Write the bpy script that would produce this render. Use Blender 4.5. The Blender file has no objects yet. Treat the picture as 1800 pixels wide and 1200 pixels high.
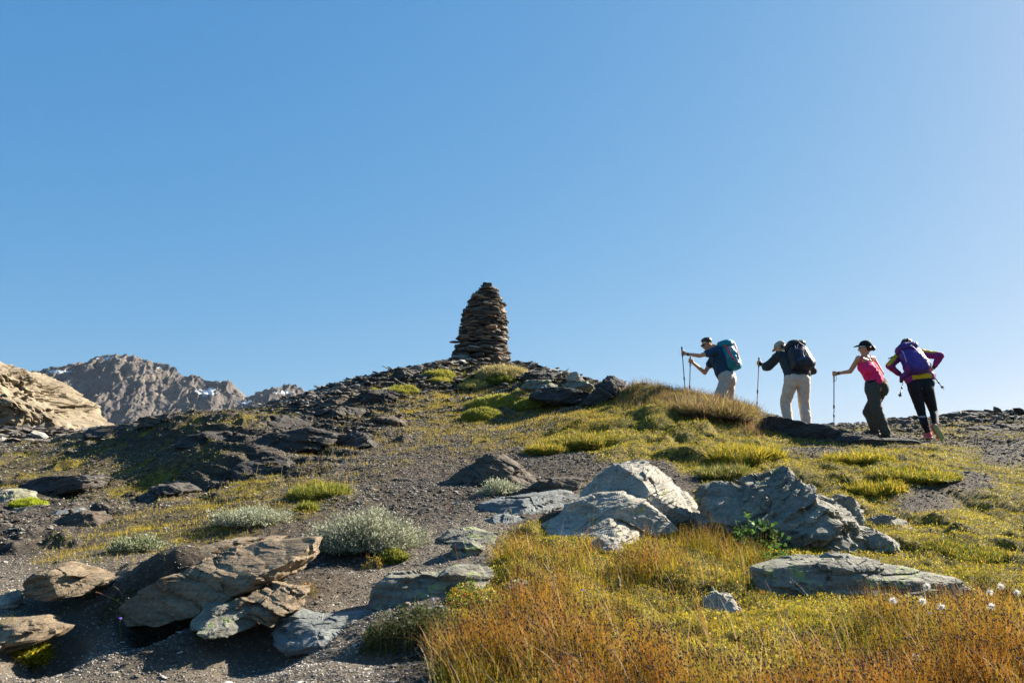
import bpy, bmesh, math, random
import numpy as np
from mathutils import Vector, Matrix
R = math.radians
random.seed(7)
rng = np.random.default_rng(11)
S = bpy.context.scene
COL = S.collection

# ------------------------------------------------------------------ camera
FPX = 1500.0                      # focal length in photograph pixels (1800 wide)
PITCH = math.atan(250 / FPX)
CAMZ = 1.3
cd = bpy.data.cameras.new('camera'); cam = bpy.data.objects.new('camera', cd); COL.objects.link(cam)
cd.sensor_width = 36; cd.lens = 36 * FPX / 1800
cam.location = (0, 0, CAMZ); cam.rotation_euler = (R(90) + PITCH, 0, 0)
cd.clip_start = 0.05; cd.clip_end = 20000
cd.dof.use_dof = True; cd.dof.focus_distance = 11.0; cd.dof.aperture_fstop = 5.0
S.camera = cam

# ------------------------------------------------------------------ sky and sun
SUN_EL, SUN_AZ = 30.0, 57.0       # azimuth clockwise from the viewing direction (+Y)
w = bpy.data.worlds.new('World'); S.world = w; w.use_nodes = True
nt = w.node_tree
sky = nt.nodes.new('ShaderNodeTexSky'); sky.sky_type = 'NISHITA'; sky.sun_disc = False
sky.sun_elevation = R(SUN_EL); sky.sun_rotation = R(SUN_AZ)
sky.altitude = 2200; sky.air_density = 1.0; sky.dust_density = 4.0; sky.ozone_density = 2.0
EXPO = 1.85
sep = nt.nodes.new('ShaderNodeSeparateColor'); com = nt.nodes.new('ShaderNodeCombineColor')
nt.links.new(sky.outputs[0], sep.inputs[0]); nt.links.new(com.outputs[0], nt.nodes['Background'].inputs[0])
def wm(op, a, v):
    n = nt.nodes.new('ShaderNodeMath'); n.operation = op; nt.links.new(a, n.inputs[0]); n.inputs[1].default_value = v; return n.outputs[0]
for k, (g_, s_) in enumerate(((.90, .70), (.52, .74), (.29, .87))):     # colour response of the camera for a deep mountain sky
    nt.links.new(wm('MULTIPLY', wm('POWER', wm('MULTIPLY', sep.outputs[k], .115), g_), s_ / .115 / 2 ** EXPO), com.inputs[k])
nt.nodes['Background'].inputs[1].default_value = 0.115
sd = bpy.data.lights.new('sun', 'SUN'); sun = bpy.data.objects.new('sun', sd); COL.objects.link(sun)
sd.energy = 5.0; sd.angle = R(0.5); sd.color = (1.0, 0.92, 0.78)
sv = Vector((math.sin(R(SUN_AZ)) * math.cos(R(SUN_EL)), math.cos(R(SUN_AZ)) * math.cos(R(SUN_EL)), math.sin(R(SUN_EL))))
sun.rotation_euler = sv.to_track_quat('Z', 'Y').to_euler(); sun.location = sv * 60
S.view_settings.view_transform = 'Standard'; S.view_settings.look = 'None'
S.view_settings.exposure = EXPO; S.view_settings.gamma = 1.0
S.cycles.max_bounces = 6; S.cycles.transmission_bounces = 3; S.cycles.diffuse_bounces = 3

# ------------------------------------------------------------------ helpers
CP, SP = math.cos(PITCH), math.sin(PITCH)
def P(px, py, Y):
    """world point seen at photograph pixel (px,py) at forward distance Y"""
    u = (px - 900) / FPX; v = (600 - py) / FPX
    dy = CP - v * SP; dz = SP + v * CP
    t = Y / dy
    return Vector((u * t, Y, CAMZ + dz * t))
def proj(x, y, z):
    zz = z - CAMZ
    d = np.maximum(y * CP + zz * SP, 1e-3); v = (-y * SP + zz * CP) / d
    return 900 + FPX * x / d, 600 - FPX * v, d
def tag(o, label=None, cat=None, group=None, kind=None):
    if label: o['label'] = label
    if cat: o['category'] = cat
    if group: o['group'] = group
    if kind: o['kind'] = kind
    return o
def link(name, me, mat=None, parent=None, loc=None):
    o = bpy.data.objects.new(name, me); COL.objects.link(o)
    if mat is not None and me is not None: me.materials.append(mat)
    if loc is not None: o.location = loc
    if parent is not None:
        o.parent = parent
        o.matrix_parent_inverse = Matrix.Translation(-parent.location)
    return o
def np_mesh(name, V, F, col=None, smooth=False, attrs=None):
    """V (n,3), F (m,k) index array"""
    me = bpy.data.meshes.new(name)
    V = np.ascontiguousarray(V, np.float32); F = np.ascontiguousarray(F, np.int32)
    k = F.shape[1]
    me.vertices.add(len(V)); me.vertices.foreach_set('co', V.ravel())
    me.loops.add(F.size); me.loops.foreach_set('vertex_index', F.ravel())
    me.polygons.add(len(F)); me.polygons.foreach_set('loop_start', np.arange(0, F.size, k, dtype=np.int32))
    me.polygons.foreach_set('loop_total', np.full(len(F), k, np.int32))
    me.polygons.foreach_set('use_smooth', np.full(len(F), smooth, bool))
    me.update(calc_edges=True); me.validate()
    if col is not None:
        a = me.color_attributes.new('Col', 'FLOAT_COLOR', 'POINT')
        c = np.ones((len(V), 4), np.float32); c[:, :3] = col; a.data.foreach_set('color', c.ravel())
    for nm, arr in (attrs or {}).items():
        a = me.attributes.new(nm, 'FLOAT', 'POINT'); a.data.foreach_set('value', np.ascontiguousarray(arr, np.float32))
    return me
_perm = np.random.default_rng(3).permutation(256); _perm = np.concatenate([_perm] * 3)
_g = np.random.default_rng(4).normal(size=(256, 3)); _g /= np.linalg.norm(_g, axis=1)[:, None]
def pnoise(Q):
    Q = np.asarray(Q, float); I = np.floor(Q).astype(int); f = Q - I; I &= 255
    u = f * f * f * (f * (f * 6 - 15) + 10)
    def g(a, b, c):
        h = _perm[_perm[_perm[(I[:, 0] + a) & 255] + ((I[:, 1] + b) & 255)] + ((I[:, 2] + c) & 255)]
        return ((f - (a, b, c)) * _g[h]).sum(1)
    L = lambda a, b, t: a + (b - a) * t
    x = [[L(g(0, b, c), g(1, b, c), u[:, 0]) for b in (0, 1)] for c in (0, 1)]
    return 1.6 * L(L(x[0][0], x[0][1], u[:, 1]), L(x[1][0], x[1][1], u[:, 1]), u[:, 2])
def fbm(Q, octs=4, gain=.5, ridged=False):
    Q = np.asarray(Q, float); s = 0; a = 1; t = 0
    for i in range(octs):
        n = pnoise(Q + 17.3 * i)
        if ridged: n = 1 - 2 * np.abs(n)
        s = s + a * n; t += a; a *= gain; Q = Q * 2.03
    return s / t
def n2(x, y, s, octs=3, off=0., gain=.5, ridged=False):
    return fbm(np.stack([x * s + off, y * s - off, np.full_like(x, off * 1.7 + .5)], 1), octs, gain, ridged)
def worley(Q):
    Q = np.asarray(Q, float); I = np.floor(Q).astype(int)
    f1 = np.full(len(Q), 9.); f2 = f1.copy(); cid = np.zeros(len(Q))
    for a in (-1, 0, 1):
        for b in (-1, 0, 1):
            for c in (-1, 0, 1):
                J = I + (a, b, c)
                h = _perm[_perm[_perm[J[:, 0] & 255] + (J[:, 1] & 255)] + (J[:, 2] & 255)]
                pt = J + .5 + .45 * _g[h] * 1.2
                d = np.linalg.norm(Q - pt, axis=1)
                new = d < f1
                f2 = np.where(new, f1, np.minimum(f2, d)); cid = np.where(new, h / 255., cid); f1 = np.where(new, d, f1)
    return f1, f2, cid
def facets(Q):
    """broken-stone relief: a tilted plane for each cell"""
    Q = np.asarray(Q, float); I = np.floor(Q).astype(int); f1 = np.full(len(Q), 9.); out = np.zeros(len(Q))
    for a in (-1, 0, 1):
        for b in (-1, 0, 1):
            for c in (-1, 0, 1):
                J = I + (a, b, c); h = _perm[_perm[_perm[J[:, 0] & 255] + (J[:, 1] & 255)] + (J[:, 2] & 255)]
                dv = Q - (J + .5 + .5 * _g[h]); d = (dv ** 2).sum(1); new = d < f1
                out = np.where(new, (h / 255. - .5) + 1.1 * (dv * _g[(h + 57) & 255]).sum(1), out); f1 = np.where(new, d, f1)
    return out
def sstep(a, b, x):
    t = np.clip((x - a) / (b - a), 0, 1); return t * t * (3 - 2 * t)
def inpoly(x, y, poly):
    r = np.zeros(x.shape, bool); n = len(poly)
    for i in range(n):
        x0, y0 = poly[i]; x1, y1 = poly[(i + 1) % n]
        c = ((y0 > y) != (y1 > y)) & (x < (x1 - x0) * (y - y0) / (y1 - y0 + 1e-9) + x0)
        r ^= c
    return r
def polymask(px, py, poly, soft):
    """1 inside, fading over `soft` px outside/inside the outline"""
    ins = inpoly(px, py, poly); d = np.full(px.shape, 1e9)
    n = len(poly)
    for i in range(n):
        a = np.array(poly[i], float); b = np.array(poly[(i + 1) % n], float); ab = b - a
        t = np.clip(((px - a[0]) * ab[0] + (py - a[1]) * ab[1]) / (ab @ ab + 1e-9), 0, 1)
        d = np.minimum(d, np.hypot(px - a[0] - t * ab[0], py - a[1] - t * ab[1]))
    sd_ = np.where(ins, d, -d)
    return np.clip(.5 + sd_ / (2 * soft), 0, 1)
def ellmask(px, py, cx, cy, rx, ry):
    return np.clip(1.6 - 1.6 * np.hypot((px - cx) / rx, (py - cy) / ry), 0, 1)

# ------------------------------------------------------------------ materials
def newmat(name):
    m = bpy.data.materials.new(name); m.use_nodes = True
    return m, m.node_tree, m.node_tree.nodes['Principled BSDF']
def ramp(t, src, stops):
    r = t.nodes.new('ShaderNodeValToRGB'); e = r.color_ramp.elements
    while len(e) < len(stops): e.new(.5)
    for k, (p, c) in enumerate(stops):
        e[k].position = p; e[k].color = (*c, 1) if len(c) == 3 else c
    t.links.new(src, r.inputs[0]); return r.outputs[0]
def noise_n(t, vec, scale, detail=5, rough=.6, dist=0.):
    n = t.nodes.new('ShaderNodeTexNoise'); n.inputs['Scale'].default_value = scale
    n.inputs['Detail'].default_value = detail; n.inputs['Roughness'].default_value = rough; n.inputs['Distortion'].default_value = dist
    t.links.new(vec, n.inputs['Vector']); return n.outputs['Fac']
def mixc(t, fac, a, b, mode='MIX'):
    m = t.nodes.new('ShaderNodeMix'); m.data_type = 'RGBA'; m.blend_type = mode
    for s, v in ((m.inputs[0], fac), (m.inputs[6], a), (m.inputs[7], b)):
        if isinstance(v, (int, float)): s.default_value = v
        elif isinstance(v, tuple): s.default_value = (*v, 1)
        else: t.links.new(v, s)
    return m.outputs[2]
def mapping(t, vec, scale=(1, 1, 1), rot=(0, 0, 0)):
    m = t.nodes.new('ShaderNodeMapping'); m.inputs['Scale'].default_value = scale; m.inputs['Rotation'].default_value = rot
    t.links.new(vec, m.inputs['Vector']); return m.outputs[0]
def bump(t, h, strength, dist, normal=None):
    b = t.nodes.new('ShaderNodeBump'); b.inputs['Strength'].default_value = strength; b.inputs['Distance'].default_value = dist
    t.links.new(h, b.inputs['Height'])
    if normal: t.links.new(normal, b.inputs['Normal'])
    return b.outputs[0]
def rock_mat(name, dark, mid, light, lichen=None, lich_amt=.5, rot=(0.1, .25, 0), scale=1., bumpd=.02, strata=9., spots=True):
    m, t, p = newmat(name)
    tc = t.nodes.new('ShaderNodeTexCoord').outputs['Object']
    st = mapping(t, tc, (1.6 * scale, 1.6 * scale, strata * scale), rot)
    a = noise_n(t, st, 2.2, 8, .65, .4)
    b = noise_n(t, tc, 3.1 * scale, 7, .62)
    c1 = ramp(t, a, [(.33, dark), (.5, mid), (.68, light)])
    c2 = ramp(t, b, [(.3, dark), (.52, mid), (.72, light)])
    c = mixc(t, .5, c1, c2)
    g = noise_n(t, tc, 42 * scale, 3, .7)
    c = mixc(t, .55, c, ramp(t, g, [(.35, (.45, .45, .45)), (.5, (1, 1, 1)), (.66, (1.3, 1.3, 1.28))]), 'MULTIPLY')
    if lichen:
        l = noise_n(t, tc, 7 * scale, 4, .7)
        l2 = noise_n(t, tc, 30 * scale, 3, .6)
        f = ramp(t, l, [(lich_amt, (0, 0, 0)), (lich_amt + .06, (1, 1, 1))])
        f2 = ramp(t, l2, [(.44, (0, 0, 0)), (.56, (1, 1, 1))])
        c = mixc(t, mixc(t, 1.0, f, f2, 'MULTIPLY'), c, lichen)
    if spots:
        s = noise_n(t, tc, 12 * scale, 2, .5)
        c = mixc(t, ramp(t, s, [(.66, (0, 0, 0)), (.70, (.75, .75, .75))]), c, (dark[0] * .45, dark[1] * .45, dark[2] * .45))
    t.links.new(c, p.inputs['Base Color']); p.inputs['Roughness'].default_value = .85; p.inputs['Specular IOR Level'].default_value = .3
    cr = t.nodes.new('ShaderNodeTexVoronoi'); cr.feature = 'DISTANCE_TO_EDGE'; cr.inputs['Scale'].default_value = 2.6 * scale
    stw = t.nodes.new('ShaderNodeVectorMath'); stw.operation = 'ADD'
    ns = t.nodes.new('ShaderNodeTexNoise'); ns.inputs['Scale'].default_value = 4 * scale; t.links.new(tc, ns.inputs['Vector'])
    t.links.new(mapping(t, tc, (1, 1, 3.2), rot), stw.inputs[0]); t.links.new(ns.outputs['Color'], stw.inputs[1]); t.links.new(stw.outputs[0], cr.inputs['Vector'])
    crr = ramp(t, cr.outputs['Distance'], [(0, (0, 0, 0)), (.035, (1, 1, 1))])
    n = bump(t, a, .8, bumpd * 2)
    n = bump(t, crr, .25, bumpd * .5, n)
    n = bump(t, g, .6, bumpd * .45, n)
    t.links.new(n, p.inputs['Normal'])
    return m
M = {}
M['pale'] = rock_mat('pale_grey_schist', (.13, .115, .09), (.31, .28, .225), (.45, .41, .34), (.30, .32, .12), .60, (.2, .5, 0), bumpd=.018)
M['grey'] = rock_mat('green_grey_schist', (.085, .078, .058), (.20, .185, .145), (.33, .31, .25), (.26, .30, .10), .60, (.3, .6, .2), bumpd=.022)
M['slab'] = rock_mat('lichened_slate', (.08, .074, .057), (.18, .168, .13), (.30, .28, .225), (.24, .28, .09), .55, (0, .05, 0), strata=14)
M['blue'] = rock_mat('blue_grey_slate', (.075, .082, .08), (.145, .155, .15), (.24, .245, .235), None, .6, (0, .05, 0), strata=12)
M['tan'] = rock_mat('tan_layered_schist', (.085, .058, .034), (.19, .14, .088), (.30, .235, .155), (.20, .20, .09), .66, (0, .22, 0), strata=16)
M['brown'] = rock_mat('brown_weathered_schist', (.040, .029, .021), (.088, .066, .047), (.165, .13, .096), (.16, .16, .07), .66, (0, .18, 0), strata=14)
M['dark'] = rock_mat('dark_shale', (.024, .020, .018), (.052, .044, .038), (.12, .105, .09), (.14, .15, .05), .64, (0, .12, 0), strata=14)
M['outcrop'] = rock_mat('ochre_outcrop_rock', (.09, .068, .045), (.20, .16, .105), (.30, .25, .175), (.28, .30, .08), .64, (.1, .5, 0), scale=.35, bumpd=.06, strata=4)

def foliage_mat(name, rough=.6, trans=.35):
    m, t, p = newmat(name)
    a = t.nodes.new('ShaderNodeAttribute'); a.attribute_name = 'Col'
    t.links.new(a.outputs['Color'], p.inputs['Base Color']); p.inputs['Roughness'].default_value = rough
    p.inputs['Specular IOR Level'].default_value = .1
    tr = t.nodes.new('ShaderNodeBsdfTranslucent'); t.links.new(a.outputs['Color'], tr.inputs['Color'])
    mx = t.nodes.new('ShaderNodeMixShader'); mx.inputs[0].default_value = trans
    t.links.new(p.outputs[0], mx.inputs[1]); t.links.new(tr.outputs[0], mx.inputs[2])
    t.links.new(mx.outputs[0], t.nodes['Material Output'].inputs['Surface'])
    return m
M['blade'] = foliage_mat('grass_blades')
M['leaf'] = foliage_mat('leaves', .5, .45)
m, t, p = newmat('loose_stone'); M['stone'] = m
a_ = t.nodes.new('ShaderNodeAttribute'); a_.attribute_name = 'Col'
tc_ = t.nodes.new('ShaderNodeTexCoord').outputs['Object']
t.links.new(mixc(t, .6, a_.outputs['Color'], ramp(t, noise_n(t, tc_, 40, 4, .7), [(.3, (.5, .5, .5)), (.5, (1, 1, 1)), (.7, (1.35, 1.33, 1.3))]), 'MULTIPLY'), p.inputs['Base Color'])
t.links.new(bump(t, noise_n(t, tc_, 55, 4, .7), .6, .01), p.inputs['Normal'])
p.inputs['Roughness'].default_value = .85; p.inputs['Specular IOR Level'].default_value = .3
# ground
m, t, p = newmat('mountain_ground'); M['ground'] = m
tc_ = t.nodes.new('ShaderNodeTexCoord').outputs['Object']
def att(nm):
    a = t.nodes.new('ShaderNodeAttribute'); a.attribute_name = nm; return a.outputs['Fac']
gr = ramp(t, noise_n(t, tc_, 26, 6, .75), [(.3, (.022, .017, .013)), (.48, (.068, .053, .040)), (.62, (.13, .105, .080)), (.75, (.27, .235, .19))])
gr2 = ramp(t, noise_n(t, tc_, 1.6, 4, .6), [(.35, (.72, .70, .68)), (.6, (1.12, 1.08, 1.02))])
gr = mixc(t, 1.0, gr, gr2, 'MULTIPLY')
tf = ramp(t, noise_n(t, tc_, 9, 6, .7), [(.3, (.028, .021, .010)), (.45, (.085, .065, .018)), (.58, (.22, .17, .028)), (.72, (.32, .23, .06))])
gr = mixc(t, att('path'), gr, mixc(t, .45, gr, (.26, .22, .17)))
gr = mixc(t, att('rocky'), gr, ramp(t, noise_n(t, mapping(t, tc_, (1, 1, 9), (0, .15, 0)), 3, 7, .65), [(.35, (.018, .015, .013)), (.5, (.055, .045, .036)), (.7, (.14, .115, .09))]))
gr = mixc(t, att('turf'), gr, tf)
t.links.new(gr, p.inputs['Base Color']); p.inputs['Roughness'].default_value = .95; p.inputs['Specular IOR Level'].default_value = .2
n_ = bump(t, noise_n(t, tc_, 9, 6, .7), .7, .04); n_ = bump(t, noise_n(t, tc_, 70, 5, .8), 1.0, .02, n_)
t.links.new(n_, p.inputs['Normal'])

# ------------------------------------------------------------------ terrain height
CTRL = [  # photograph pixel, forward distance
 (0,1200,4.25),(250,1195,4.35),(450,1195,4.3),(620,1195,4.1),
 (0,1120,4.75),(120,1150,4.8),(450,1150,4.78),(600,1150,4.5),(670,1180,4.2),
 (0,1050,5.35),(60,1060,5.3),(160,1045,5.35),(300,1075,5.15),(420,1095,4.95),(520,1075,5.1),(600,1060,5.25),
 (0,1010,5.9),(100,1000,6.0),(200,990,6.1),(300,1020,5.75),(400,1010,5.8),(520,1010,5.85),(620,1020,5.65),(680,1005,5.9),
 (0,975,6.6),(150,965,6.7),(300,940,7.0),(450,930,7.1),(560,960,6.6),(700,960,6.5),(800,960,6.4),(760,1000,5.85),
 # steep shaded bank under the tan slabs
 (290,1080,4.98),(200,1152,4.86),(330,1150,4.86),
 (640,1075,5.05),(760,1085,4.70),(735,1190,4.15),(800,1130,4.25),
 # raised bank right of the path
 (760,1055,4.95),(840,1050,5.0),(860,1010,5.5),(850,1120,4.25),(840,1170,3.8),(850,1200,3.5),(1000,1200,3.45),(1300,1200,3.4),(1600,1200,3.4),(1800,1200,3.4),
 (1000,1100,4.3),(1300,1100,4.35),(1600,1100,4.4),(1800,1090,4.5),
 (900,960,6.3),(1000,1000,5.7),(1200,1000,5.8),(1350,1030,5.4),(1500,1050,5.1),(1700,1040,5.3),
 (900,900,7.7),(1100,930,7.3),(1250,930,7.3),(1450,990,6.2),(1600,960,6.9),(1800,980,6.5),
 (800,900,7.7),(700,900,7.8),(600,880,8.3),(1000,860,9.0),(1250,870,8.8),(1500,880,8.9),(1650,890,8.7),(1800,900,8.5),
 # spur and its flank
 (150,935,7.7),(300,900,8.4),(430,860,9.6),(560,820,11.0),(620,800,12.0),(700,800,11.8),(800,830,10.2),(900,840,9.8),
 (560,770,14.0),(640,750,15.0),(740,740,16.0),(830,740,15.8),(900,745,15.2),
 (600,700,19.0),(680,660,21.5),(740,645,23.0),(800,690,20.0),(800,642,24.0),(850,645,24.3),(900,642,24.0),(900,690,19.5),
 (950,700,17.5),(960,660,20.5),(1020,668,18.5),(1060,700,16.0),(1100,690,15.2),
 # turf slope to the ridge
 (950,790,12.0),(1000,735,13.6),(1100,740,13.0),(1200,740,12.6),(1100,800,10.8),(1250,800,10.7),(1400,810,10.4),(1550,820,10.2),(1700,820,10.4),(1800,810,10.8),
 (1110,682,15.3),(1200,688,14.5),(1300,712,13.9),(1350,742,13.2),(1400,775,12.3),(1500,785,12.0),(1640,782,12.8),(1800,785,12.6),
 # path behind the ridge crest
 (1200,725,16.2),(1290,738,15.5),(1330,740,15.2),(1400,744,15.0),(1480,755,14.4),(1550,765,14.0),(1640,775,13.3),(1780,772,13.8),
 (1100,690,18.0),(1200,740,19.0),(1300,752,18.5),(1450,757,18.0),(1600,750,18.0),(1750,745,18.0),
 (1500,752,22.0),(1600,742,22.5),(1700,731,23.0),(1800,731,23.0),(1900,735,23.0),
 # hollow on the left, dark ledge beyond
 (0,920,8.6),(0,870,11.0),(120,880,10.6),(0,820,14.0),(150,825,13.2),(300,845,11.9),(250,800,13.6),(100,790,15.5),(400,838,11.3),(400,800,11.9),(330,800,12.4),
 (120,772,17.5),(200,752,16.0),(300,738,14.4),(400,733,13.9),(490,728,14.8),(420,765,12.9),(340,765,13.5),(490,785,12.6),(490,750,13.8),
 (300,752,18.5),(450,745,18.0),(150,785,21.0),(560,745,16.5),
 (0,775,22.0),(-200,760,22.0),(-200,850,12.0),(-200,1000,6.2),(-200,1150,4.6)]
cp = [P(*c) for c in CTRL]
XY = [(v.x, v.y) for v in cp]; ZZ = [v.z for v in cp]
for (x, y, z) in [(-12,-6,-.9),(0,-6,-.8),(12,-6,-.6),(-5,0,0),(0,0,0),(5,0,.15),(-1,2.3,.2),(2,2.3,.42),(-3,2.5,.15),(5,3,.6),(9,7,1.2),
                  (-14,30,3.0),(-5,30,3.0),(-1,32,3.2),(6,30,1.6),(14,30,1.5),(22,30,2),(-30,30,3),(-16,45,2.5),(0,45,-1),(18,45,-1),(40,45,0),
                  (14,14,2.1),(22,14,2.2),(18,8,1.4),(-14,8,1.0),(-22,14,1.8),(8,3,.8),(-9,3,.4)]:
    XY.append((x, y)); ZZ.append(z)
XY = np.array(XY); ZZ = np.array(ZZ)
def _k(d2): return -np.sqrt(d2 + .06)
A = _k(((XY[:, None] - XY[None]) ** 2).sum(2)); n_c = len(XY)
A = np.block([[A - 0.015 * np.eye(n_c), np.ones((n_c, 1)), XY], [np.ones((1, n_c)), np.zeros((1, 3))], [XY.T, np.zeros((2, 3))]])
WGT = np.linalg.solve(A, np.concatenate([ZZ, [0, 0, 0]]))
def Hbase(x, y):
    out = np.empty(x.shape)
    for s in range(0, len(x), 40000):
        xs, ys = x[s:s + 40000], y[s:s + 40000]
        d2 = (xs[:, None] - XY[:, 0]) ** 2 + (ys[:, None] - XY[:, 1]) ** 2
        out[s:s + 40000] = _k(d2) @ WGT[:n_c] + WGT[n_c] + WGT[n_c + 1] * xs + WGT[n_c + 2] * ys
    return out
LEDGE = [[(90,775),(160,750),(300,728),(500,722),(600,690),(690,650),(780,640),(760,680),(680,720),(640,780),(560,830),(430,860),(300,880),(180,900),(250,820),(420,800),(330,780),(150,790)],
         [(930,655),(1000,650),(1100,665),(1080,705),(980,710)],
         [(1450,750),(1560,735),(1700,722),(2300,722),(2300,775),(1700,768),(1560,760)],
         [(-50,840),(60,830),(180,840),(200,900),(120,960),(-50,990)]]
TURF = [(935,775),(960,752),(1000,730),(1040,705),(1095,668),(1200,676),(1300,698),(1352,735),(1380,770),(1500,780),(1640,785),(1800,800),(2300,800),(2300,1300),(740,1300),(790,1130),(775,1075),(850,1040),(865,960),(940,915),(1240,880),(1225,850),(1160,812),(1060,805),(1010,790)]
RUSH1 = [(862,985),(885,950),(960,955),(1100,985),(1190,955),(1260,955),(1350,1000),(1390,1010),(1330,1020),(1180,1050),(1020,1045),(920,1035),(885,990)]
RUSH2 = [(730,1300),(760,1190),(830,1095),(900,1070),(1080,1070),(1200,1095),(1290,1125),(1420,1135),(1450,1115),(1560,1088),(1700,1065),(2300,1010),(2300,1300)]
def masks(x, y, z):
    px, py, d = proj(x, y, z)
    jx = px + 26 * n2(x, y, 1.3, 3, 5.); jy = py + 16 * n2(x, y, 1.3, 3, 9.)
    front = (y > 1.5) & (y < 28)
    led = np.zeros_like(x)
    for q in LEDGE: led = np.maximum(led, polymask(jx, jy, q, 14))
    turf = polymask(jx, jy, TURF, 10)
    patch = n2(x, y, .9, 4, 31.)
    # bare and stony places inside the turf
    bare = np.maximum.reduce([ellmask(jx, jy, 1700, 850, 70, 30), ellmask(jx, jy, 1630, 880, 70, 35), ellmask(jx, jy, 1120, 820, 90, 14), ellmask(jx, jy, 1240, 845, 60, 14), ellmask(jx, jy, 1780, 800, 70, 22), ellmask(jx, jy, 1430, 790, 90, 10)])
    turf = np.clip(turf - bare * 1.3 - sstep(.28, .5, patch) * .6, 0, 1)
    # thin cover on the spur and the left slope
    thin = sstep(.02, .3, n2(x, y, 1.5, 4, 12.)) * .75
    zone = np.maximum.reduce([polymask(jx, jy, [(60,980),(200,915),(400,860),(560,830),(620,850),(560,900),(450,930),(300,960),(120,990)], 20) * 1.1,
                              polymask(jx, jy, [(660,690),(700,660),(760,645),(900,650),(1000,700),(1000,760),(930,780),(840,770),(700,740)], 20) * .9,
                              polymask(jx, jy, [(-60,785),(130,785),(350,775),(420,795),(330,850),(200,880),(-60,850)], 20) * 1.3,
                              polymask(jx, jy, [(120,775),(300,765),(440,752),(520,735),(480,722),(300,727),(100,765)], 8) * 1.1,
                              polymask(jx, jy, [(1480,752),(1700,735),(2300,738),(2300,780),(1650,778)], 8) * .8])
    thin = np.clip(thin * zone * 1.1 + zone * .17, 0, 1)
    turf = np.where(front, np.maximum(turf, thin), sstep(-.1, .2, patch) * .8)
    pathm = np.where(front, np.maximum(polymask(jx, jy, [(-300,985),(40,985),(180,975),(300,965),(170,1010),(150,1090),(250,1170),(480,1110),(560,1080),(650,1000),(780,920),(900,890),(860,1000),(700,1100),(650,1300),(-300,1300)], 25), 0), 0)
    return px, py, turf, np.where(front, led, 0) * (1 - turf), pathm * (1 - turf)
def H(x, y, full=False):
    x = np.asarray(x, float).ravel(); y = np.asarray(y, float).ravel()
    z = Hbase(x, y)
    px, py, turf, led, pathm = masks(x, y, z)
    rough = 1 - .75 * pathm
    far = sstep(28, 45, y)
    z = z + .05 * n2(x, y, .8, 3, 2.) * rough + .028 * n2(x, y, 3.1, 4, 7.) * rough + .011 * n2(x, y, 13., 3, 3.)
    hm = n2(x, y, 1.5, 2, 21., .5); nb = 1 - np.clip(ellmask(px, py, 1110, 940, 190, 60) + ellmask(px, py, 1400, 985, 220, 55) + ellmask(px, py, 1520, 1060, 240, 45) + 2 * ellmask(px, py, 1150, 672, 120, 35) + 2 * ellmask(px, py, 1290, 705, 90, 35), 0, 1); z = z + turf * nb * (.115 * sstep(-.15, .35, hm) * np.clip(.35 + y / 14, 0, 1) * sstep(-.5, .2, n2(x, y, .4, 2, 27.)) - .05 + .075 * n2(x, y, 3.6, 3, 23., .6))
    # stepped bedding where shale crops out
    b = z + .10 * x + .25 * n2(x, y, .5, 3, 41.); st = .16
    fr = b / st - np.floor(b / st)
    z = z + led * ((sstep(.55, .95, fr) - fr) * st * 1.25 + .06 * n2(x, y, 2.5, 4, 43., .6, True))
    z = z + far * (3 * n2(x, y, .03, 4, 50.) - (np.maximum(y - 40, 0)) * .12 * (y < 900))
    if full: return z, turf, led, pathm, px, py
    return z
def G(px, py, dz=0.):
    """point of the ground seen at a photograph pixel"""
    u = (px - 900) / FPX; v = (600 - py) / FPX; dy = CP - v * SP; dz_ = SP + v * CP
    Y = np.geomspace(2.6, 26, 500); t = Y / dy
    h = H(u * t, Y); ray = CAMZ + dz_ * t
    k = np.nonzero(h >= ray)[0]; k = k[0] if len(k) else int(np.argmin(ray - h))
    return Vector((u * t[k], Y[k], h[k] + dz))

NU, NV = 1000, 760
uu = np.linspace(-1, 1, NU); uu = np.sign(uu) * (.62 * np.abs(uu) + .5 * np.abs(uu) ** 5)
vv = np.concatenate([np.linspace(-6, 2.4, 30, endpoint=False), np.geomspace(2.4, 27, 640, endpoint=False), np.geomspace(27, 1690, NV - 670)])
GX = uu[None] * (np.maximum(vv[:, None], -1) + 3.0); GY = np.repeat(vv[:, None], NU, 1)
gz, turf_a, led_a, path_a, gpx, gpy = H(GX, GY, True)
V = np.stack([GX.ravel(), GY.ravel(), gz], 1)
ii = (np.arange(NV - 1)[:, None] * NU + np.arange(NU - 1)[None]).ravel()
F = np.stack([ii, ii + 1, ii + NU + 1, ii + NU], 1)
gme = np_mesh('ground', V, F, smooth=True, attrs={'turf': turf_a, 'rocky': led_a, 'path': path_a})
tag(link('ground', gme, M['ground']), kind='structure')
GN = np.zeros_like(V)      # grid of usable scatter points
TERR = dict(V=V, px=gpx, py=gpy, turf=turf_a, led=led_a, path=path_a)
VIS = np.nonzero((gpx > -220) & (gpx < 2150) & (gpy > 600) & (gpy < 1300) & (V[:, 1] > 2.2) & (V[:, 1] < 26))[0]

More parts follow.
